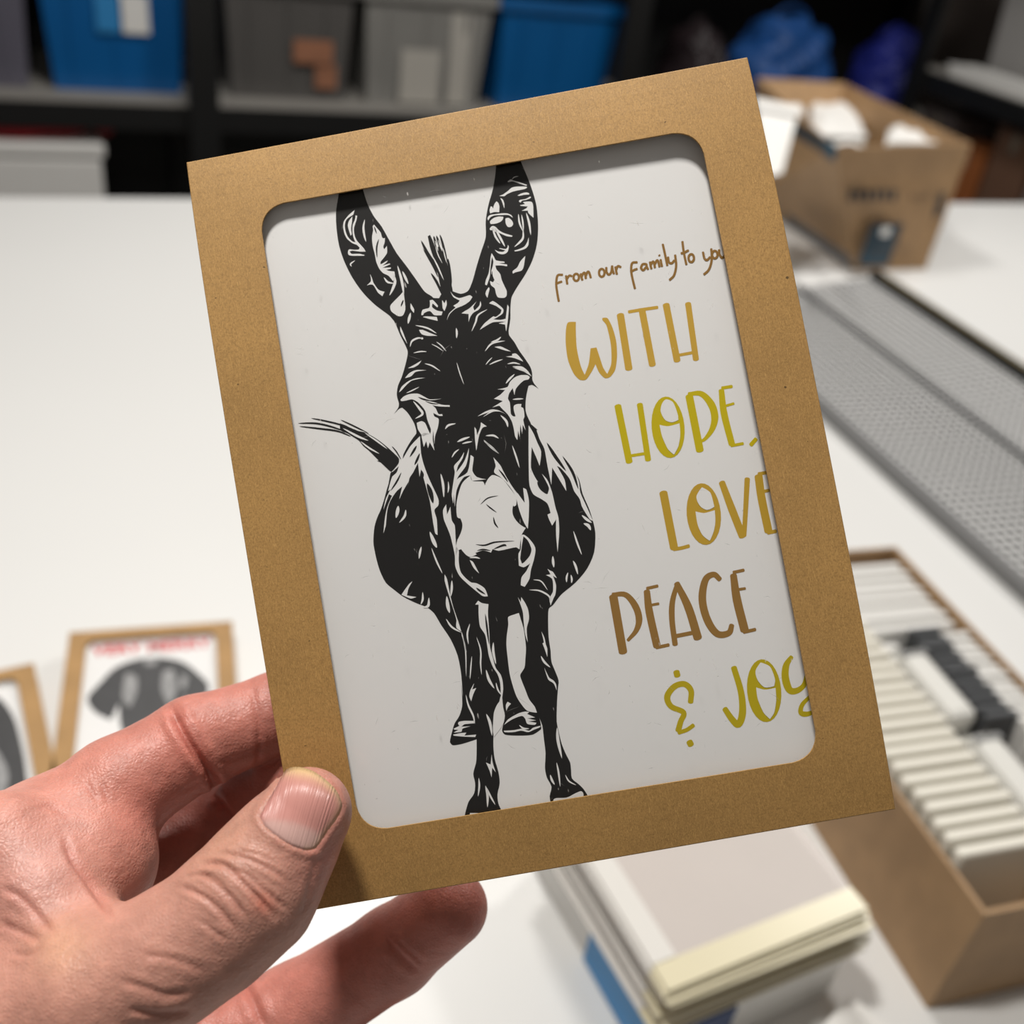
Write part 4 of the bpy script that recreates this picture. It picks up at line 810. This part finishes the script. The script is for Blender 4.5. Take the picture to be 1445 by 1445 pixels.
G = np.stack(np.meshgrid(*ctr, indexing='ij'), -1).reshape(-1, 3).astype(np.float32)
dc = sdf(G).reshape(dims)
D = np.repeat(np.repeat(np.repeat(np.where(dc > 0, 1.0, -1.0).astype(np.float32), nb, 0), nb, 1), nb, 2)
act = np.argwhere(np.abs(dc) < VX * nb * 1.25)
sub = np.stack(np.meshgrid(*[np.arange(nb)]*3, indexing='ij'), -1).reshape(-1, 3)
for s0 in range(0, len(act), 2000):
    a_ = act[s0:s0 + 2000]; ijk = (a_[:, None, :] * nb + sub[None]).reshape(-1, 3)
    pts = (lo + (ijk + 0.5) * VX).astype(np.float32)
    D[ijk[:, 0], ijk[:, 1], ijk[:, 2]] = sdf(pts)
S = D < 0
nx, ny, nz = D.shape
cnt = np.zeros((nx-1, ny-1, nz-1), np.int8)
for i in (0, 1):
    for j in (0, 1):
        for k in (0, 1): cnt += S[i:nx-1+i, j:ny-1+j, k:nz-1+k]
cells = np.argwhere((cnt > 0) & (cnt < 8)); idx = -np.ones((nx-1, ny-1, nz-1), np.int32); idx[tuple(cells.T)] = np.arange(len(cells))
acc = np.zeros((len(cells), 3)); num = np.zeros(len(cells))
corner = [(i, j, k) for i in (0, 1) for j in (0, 1) for k in (0, 1)]
for a in range(8):
    for b in range(a + 1, 8):
        ca, cb = np.array(corner[a]), np.array(corner[b])
        if np.abs(ca - cb).sum() != 1: continue
        da = D[tuple((cells + ca).T)]; db = D[tuple((cells + cb).T)]; m_ = (da < 0) != (db < 0)
        t_ = np.where(m_, da / np.where(m_, da - db, 1), 0)
        acc += np.where(m_[:, None], ca + (cb - ca) * t_[:, None], 0); num += m_
HV = lo + (cells + 0.5 + acc / num[:, None]) * VX
quads = []
for ax in range(3):
    sl0 = [slice(1, -1)] * 3; sl1 = [slice(1, -1)] * 3; sl0[ax] = slice(0, -1); sl1[ax] = slice(1, None)
    ch = S[tuple(sl0)] != S[tuple(sl1)]; e_ = np.argwhere(ch); off = np.array([1, 1, 1]); off[ax] = 0; e_ = e_ + off
    u = [i for i in range(3) if i != ax]; d1 = np.zeros(3, int); d1[u[0]] = 1; d2 = np.zeros(3, int); d2[u[1]] = 1
    q = np.stack([idx[tuple((e_ - d1 - d2).T)], idx[tuple((e_ - d2).T)], idx[tuple(e_.T)], idx[tuple((e_ - d1).T)]], 1)
    inside = S[tuple(e_.T)]
    flip = inside if ax != 1 else ~inside
    q = np.where(flip[:, None], q, q[:, ::-1]); quads.append(q)
HQ = np.concatenate(quads); HQ = HQ[(HQ >= 0).all(1)]
# gradient normals, one relaxation pass
def grad(p):
    h = 4e-4; g = np.stack([sdf((p + h*np.eye(3)[i]).astype(np.float32)) - sdf((p - h*np.eye(3)[i]).astype(np.float32)) for i in range(3)], 1)
    return g / np.maximum(np.linalg.norm(g, axis=1, keepdims=True), 1e-9)
HN = grad(HV)
part = sdf(HV.astype(np.float32), True); pid = part.argmin(1)
PXY = np.stack([C + F * HV[:, 0] / -HV[:, 2], C - F * HV[:, 1] / -HV[:, 2]], 1)
face_cam = -(HN * HV).sum(1) / np.linalg.norm(HV, axis=1)      # >0 towards the viewer side
def pl_dist(P_, line):
    d = np.full(len(P_), 1e9); along = np.zeros(len(P_)); tot = 0
    for a, b in zip(line[:-1], line[1:]):
        a = np.array(a, float); b = np.array(b, float); ba = b - a; L_ = np.linalg.norm(ba); h = np.clip(((P_ - a) @ ba) / (ba @ ba), 0, 1)
        dd = np.linalg.norm(P_ - a - h[:, None]*ba, axis=1); m_ = dd < d; d = np.where(m_, dd, d); along = np.where(m_, tot + h*L_, along); tot += L_
    return d, along / max(tot, 1e-6)
disp = np.zeros(len(HV)); redl = np.zeros(len(HV))
front = face_cam > 0.12
def groove(line, wpx, depth_mm, ids, red=0.0):
    line = [tuple(p) for p in centerline(line, 5)]
    sel = np.where(front & np.isin(pid, ids))[0]
    d, al = pl_dist(PXY[sel], line); tp = np.clip(np.sin(np.pi * np.clip(al, 0.02, 0.98)) * 2.0, 0, 1)
    g = np.exp(-(d / wpx) ** 2) * tp - 0.45 * np.exp(-((d - 2.2*wpx) / (1.4*wpx)) ** 2) * tp
    disp[sel] -= depth_mm * 1e-3 * g; redl[sel] += red * np.exp(-(d / (wpx*1.6)) ** 2) * tp
K2 = lambda s: [(240 + x*.19377, 1040 + y*.19377) for x, y in nums(s)]
K3 = lambda s: [(x*.25253, 1080 + y*.25253) for x, y in nums(s)]
for s_, w_, d_, r_ in (('200 930 380 930 520 1050 650 1180 760 1320', 4.5, .34, .35), ('330 850 520 870 720 960 860 1060', 4, .22, .2), ('190 985 330 1060 470 1200 560 1330', 4.5, .30, .3), ('40 1075 220 1150 360 1260 480 1420', 4.5, .28, .25), ('470 820 640 860 760 930', 3.5, .14, .1),
                       ('430 950 560 1010 650 1090 760 1180 860 1260', 4, .20, .2), ('100 1020 300 1010 420 1100', 3.5, .16, .1), ('200 1330 330 1420 420 1500', 4, .16, .1), ('960 1300 1000 1180 1040 1000 1060 880', 6, .12, .1)):
    groove(K2(s_), w_ * .8, d_ * 1.35, [1], r_)
for s_, w_, d_, r_ in (('350 380 400 520 470 620 560 750 630 860', 5, .5, .5), ('0 680 120 740 220 850 310 950', 5, .3, .4), ('0 880 120 930 230 990', 5, .3, .3), 
                       ('480 90 520 160 560 210', 4, .2, .3), ('570 100 590 160 610 210', 4, .2, .3), ('200 230 300 240 400 290', 4, .15, .2), ('60 1050 160 1060 240 1010', 4, .2, .2),
                       ('650 1200 800 1240 930 1280 1080 1260', 5, .25, .2), ('700 1360 900 1390 1080 1370', 5, .3, .3), ('780 1060 950 1080 1150 1150', 5, .2, .2)):
    groove(K3(s_), w_, d_, [0, 1, 2], r_)
for ln, w_, d_, ids, r_ in ([(238, 992), (262, 1040), (296, 1092), (312, 1125)], 6, 1.25, [2], 1.0), ([(248, 990), (275, 1035), (303, 1080)], 4, .3, [2], .3), ([(352, 960), (362, 1000), (366, 1050), (362, 1095)], 4, .22, [2], .3), ([(300, 1078), (340, 1068), (380, 1048)], 3, .12, [2], .1), \
        ([(255, 1118), (285, 1100), (305, 1085)], 3, .15, [2], .1), ([(300, 1120), (316, 1140), (336, 1172)], 5, .7, [3], .8), ([(340, 1385), (354, 1405), (372, 1450)], 6, .6, [4], .6), ([(540, 1320), (562, 1345), (592, 1372)], 5, .45, [4], .5), ([(552, 1318), (575, 1340), (600, 1362)], 4, .25, [4], .2):
    groove(ln, w_, d_, ids, r_)
# nail bed: shallow seat and folds around the nail
NAIL = K2('650 580 690 650 760 712 880 792 1000 832 1062 815 1140 700 1215 590 1248 500 1205 400 1130 325 1035 262 940 236 855 248 780 365 705 480')
sel = np.where(front & (pid == 1))[0]
dn, _ = pl_dist(PXY[sel], NAIL + [NAIL[0]])
def inside_poly(P_, poly_):
    r = np.zeros(len(P_), bool); n_ = len(poly_)
    for i in range(n_):
        (x1, y1), (x2, y2) = poly_[i], poly_[(i+1) % n_]
        if y1 == y2: continue
        c_ = ((y1 > P_[:, 1]) != (y2 > P_[:, 1])) & (P_[:, 0] < (x2-x1)*(P_[:, 1]-y1)/(y2-y1) + x1); r ^= c_
    return r
ins = inside_poly(PXY[sel], NAIL)
disp[sel] += np.where(ins, -0.25e-3 * np.clip(dn/4, 0, 1) , 0.32e-3 * np.exp(-((dn - 5)/5.5)**2) * (PXY[sel][:, 1] > 1100))
redl[sel] += np.where(ins, 0, .25*np.exp(-(dn/5)**2))
HP = HV + HN * disp[:, None]
# fine skin relief
hm = bpy.data.meshes.new('hand')
hm.vertices.add(len(HP)); hm.loops.add(len(HQ)*4); hm.polygons.add(len(HQ))
hm.vertices.foreach_set('co', HP.astype(np.float32).ravel()); hm.loops.foreach_set('vertex_index', HQ.astype(np.int32).ravel())
hm.polygons.foreach_set('loop_start', np.arange(0, len(HQ)*4, 4, dtype=np.int32)); hm.polygons.foreach_set('use_smooth', np.ones(len(HQ), bool))
hm.update(calc_edges=True); hm.validate()
# skin colour: paler thumb back, redder finger pads and palm creases
base = np.array([[.53, .24, .185], [.53, .262, .20], [.46, .18, .14], [.44, .165, .13], [.54, .21, .165], [.54, .21, .165]])
wgt = np.exp(-np.clip(part - part.min(1, keepdims=True), 0, 1) / .0035); wgt /= wgt.sum(1, keepdims=True)
col_ = wgt @ base
def spot(x, y, r, c, k, ids):
    global col_
    g = (k * np.exp(-(((PXY - np.array([x, y]))**2).sum(1)) / r**2) * np.isin(pid, ids))[:, None]; col_ = col_ * (1-g) + np.array(c) * g
spot(90, 1340, 45, (.62, .36, .21), .5, [0, 1]); spot(478, 1215, 50, (.58, .20, .17), .55, [1]); spot(470, 1110, 45, (.60, .24, .19), .5, [1]); spot(300, 1180, 60, (.60, .33, .22), .4, [1]); spot(372, 1275, 16, (.55, .16, .10), .55, [1])
spot(100, 1130, 80, (.62, .26, .20), .5, [0, 2]); spot(200, 1150, 50, (.50, .15, .12), .4, [0, 2]); spot(60, 1220, 70, (.58, .33, .29), .5, [0]); spot(150, 1400, 90, (.60, .30, .23), .5, [0, 1]); spot(255, 1050, 40, (.62, .22, .17), .5, [2]); spot(650, 1270, 60, (.52, .17, .14), .5, [4])
redl = np.clip(redl, 0, 1)[:, None] * .55; col_ = col_ * (1 - redl) + np.array((.44, .115, .085)) * redl
at = hm.color_attributes.new('skin', 'FLOAT_COLOR', 'POINT')
at.data.foreach_set('color', np.concatenate([col_, np.ones((len(col_), 1))], 1).astype(np.float32).ravel())
def skin_mat(name, rough=0.45, nail=False):
    m = bpy.data.materials.new(name); m.use_nodes = True; nt = m.node_tree; b = nt.nodes['Principled BSDF']; L = nt.links.new
    a = nt.nodes.new('ShaderNodeAttribute'); a.attribute_name = 'skin'; tc = nt.nodes.new('ShaderNodeTexCoord')
    b.inputs['Roughness'].default_value = rough; b.inputs['Specular IOR Level'].default_value = 0.35
    if not nail:
        n = nt.nodes.new('ShaderNodeTexNoise'); n.inputs['Scale'].default_value = 210; n.inputs['Detail'].default_value = 7; n.inputs['Roughness'].default_value = 0.65; L(tc.outputs['Object'], n.inputs[0])
        mx = nt.nodes.new('ShaderNodeMix'); mx.data_type = 'RGBA'; mx.blend_type = 'MULTIPLY'; mx.inputs[0].default_value = 0.55
        cr = nt.nodes.new('ShaderNodeMapRange'); cr.inputs[1].default_value = .3; cr.inputs[2].default_value = .7; cr.inputs[3].default_value = .68; cr.inputs[4].default_value = 1.16
        L(n.outputs[0], cr.inputs[0]); L(a.outputs['Color'], mx.inputs[6]); L(cr.outputs[0], mx.inputs[7]); L(mx.outputs[2], b.inputs['Base Color'])
        v = nt.nodes.new('ShaderNodeTexVoronoi'); v.inputs['Scale'].default_value = 1300; v.feature = 'DISTANCE_TO_EDGE'; L(tc.outputs['Object'], v.inputs[0])
        n2 = nt.nodes.new('ShaderNodeTexNoise'); n2.inputs['Scale'].default_value = 420; n2.inputs['Detail'].default_value = 3; L(tc.outputs['Object'], n2.inputs[0])
        ad = nt.nodes.new('ShaderNodeMath'); ad.operation = 'MULTIPLY_ADD'; ad.inputs[1].default_value = 0.5; L(v.outputs[0], ad.inputs[0]); L(n2.outputs[0], ad.inputs[2])
        bp = nt.nodes.new('ShaderNodeBump'); bp.inputs['Strength'].default_value = 0.75; bp.inputs['Distance'].default_value = 0.00035; L(ad.outputs[0], bp.inputs['Height']); L(bp.outputs[0], b.inputs['Normal'])
        b.inputs['Subsurface Weight'].default_value = 0.25; b.inputs['Subsurface Radius'].default_value = (1.0, 0.35, 0.2); b.inputs['Subsurface Scale'].default_value = 0.0018
    else:
        L(a.outputs['Color'], b.inputs['Base Color'])
        at2 = nt.nodes.new('ShaderNodeAttribute'); at2.attribute_name = 'across'
        wv = nt.nodes.new('ShaderNodeTexNoise'); wv.noise_dimensions = '1D'; wv.inputs['Scale'].default_value = 26; wv.inputs['Detail'].default_value = 2; L(at2.outputs['Fac'], wv.inputs['W'])
        bp = nt.nodes.new('ShaderNodeBump'); bp.inputs['Strength'].default_value = 0.55; bp.inputs['Distance'].default_value = 0.0004; L(wv.outputs[0], bp.inputs['Height']); L(bp.outputs[0], b.inputs['Normal'])
    return m
hand = obj('hand', hm, skin_mat('skin')); hand.matrix_world = M4
tag(hand, 'left hand gripping the kraft box between thumb and fingers', 'hand')
# thumbnail: curved plate lying on the thumb, with pale half moon and yellowed free edge
def trace(pxs):
    p = np.array([cs(x, y, .150) for x, y in pxs]); r = np.array([unit(cs(x, y, 1.0)) for x, y in pxs])
    best = p.copy(); bd_ = np.full(len(p), 9.0)
    for _ in range(60):
        d = chain_d(p.astype(np.float32), THUMB, .004).astype(float); m_ = np.abs(d) < bd_; best[m_] = p[m_]; bd_ = np.where(m_, np.abs(d), bd_)
        p = p + r * np.clip(d, -1e-3, 4e-3)[:, None]
    return best
base_mid = np.array((412., 1192.)); tip_mid = np.array((443., 1086.)); axn = unit(tip_mid - base_mid); acr = np.array([-axn[1], axn[0]])
NS = smooth_closed(NAIL, 3, 80); nc = np.mean(NS, 0)
ringsN = 9; pts = [nc]; 
for k in range(1, ringsN + 1):
    for p in NS: pts.append(nc + (np.array(p) - nc) * k / ringsN)
pts = np.array(pts); P0 = trace(pts); n_ = len(NS)
nn = np.stack([chain_d((P0 + 3e-4*np.eye(3)[i]).astype(np.float32), THUMB, .004) - chain_d((P0 - 3e-4*np.eye(3)[i]).astype(np.float32), THUMB, .004) for i in range(3)], 1); nn /= np.linalg.norm(nn, axis=1, keepdims=True)
along = (pts - base_mid) @ axn; across = (pts - nc) @ acr
dE0 = pl_dist(pts, NS + [NS[0]])[0]; lift = .00002 + .00016 * np.clip(dE0 / 8, 0, 1) + .00040 * np.clip((along - 30) / 70, 0, 1.2) ** 1.5
topv = P0 + nn * lift[:, None]; botv = P0 - nn * .0004
fs = []
for k in range(n_): fs.append((0, 1 + k, 1 + (k+1) % n_))
for r in range(ringsN - 1):
    for k in range(n_):
        a0 = 1 + r*n_ + k; b0 = 1 + r*n_ + (k+1) % n_; fs.append((a0, a0 + n_, b0 + n_, b0))
N0 = len(pts); last = 1 + (ringsN-1)*n_
for k in range(n_): a0 = last + k; b0 = last + (k+1) % n_; fs.append((a0, N0 + k, N0 + (k+1) % n_, b0))
vs = list(topv) + list(botv[last:last + n_])
nm = mesh('thumbnail', vs, fs, True)
al = np.concatenate([along, along[last:]]); ac = np.concatenate([across, across[last:]])
dE = np.concatenate([pl_dist(pts, NS + [NS[0]])[0], np.zeros(n_)])
bedc = np.array((.56, .255, .22)); lun = np.array((.58, .36, .32)); edge = np.array((.70, .50, .25))
kl = 1/(1 + np.exp((al - 30 + (ac/16)**2) / 2.0)); ke = 1/(1 + np.exp(-(al - 97 + np.abs(ac)*.12) / 3.5)); ks = np.exp(-(dE/5)**2) * (ac > 20) * .6
cc = bedc * (1-kl)[:, None] + lun * kl[:, None]; ke = np.clip(ke + ks, 0, 1); cc = cc * (1-ke)[:, None] + edge * ke[:, None]
a2 = nm.color_attributes.new('skin', 'FLOAT_COLOR', 'POINT'); a2.data.foreach_set('color', np.concatenate([cc, np.ones((len(cc), 1))], 1).astype(np.float32).ravel())
a3 = nm.attributes.new('across', 'FLOAT', 'POINT'); a3.data.foreach_set('value', (ac / 60).astype(np.float32))
nl = obj('thumbnail', nm, skin_mat('nail_plate', 0.28, True), hand); nl['label'] = 'ridged pink thumbnail with pale half moon'
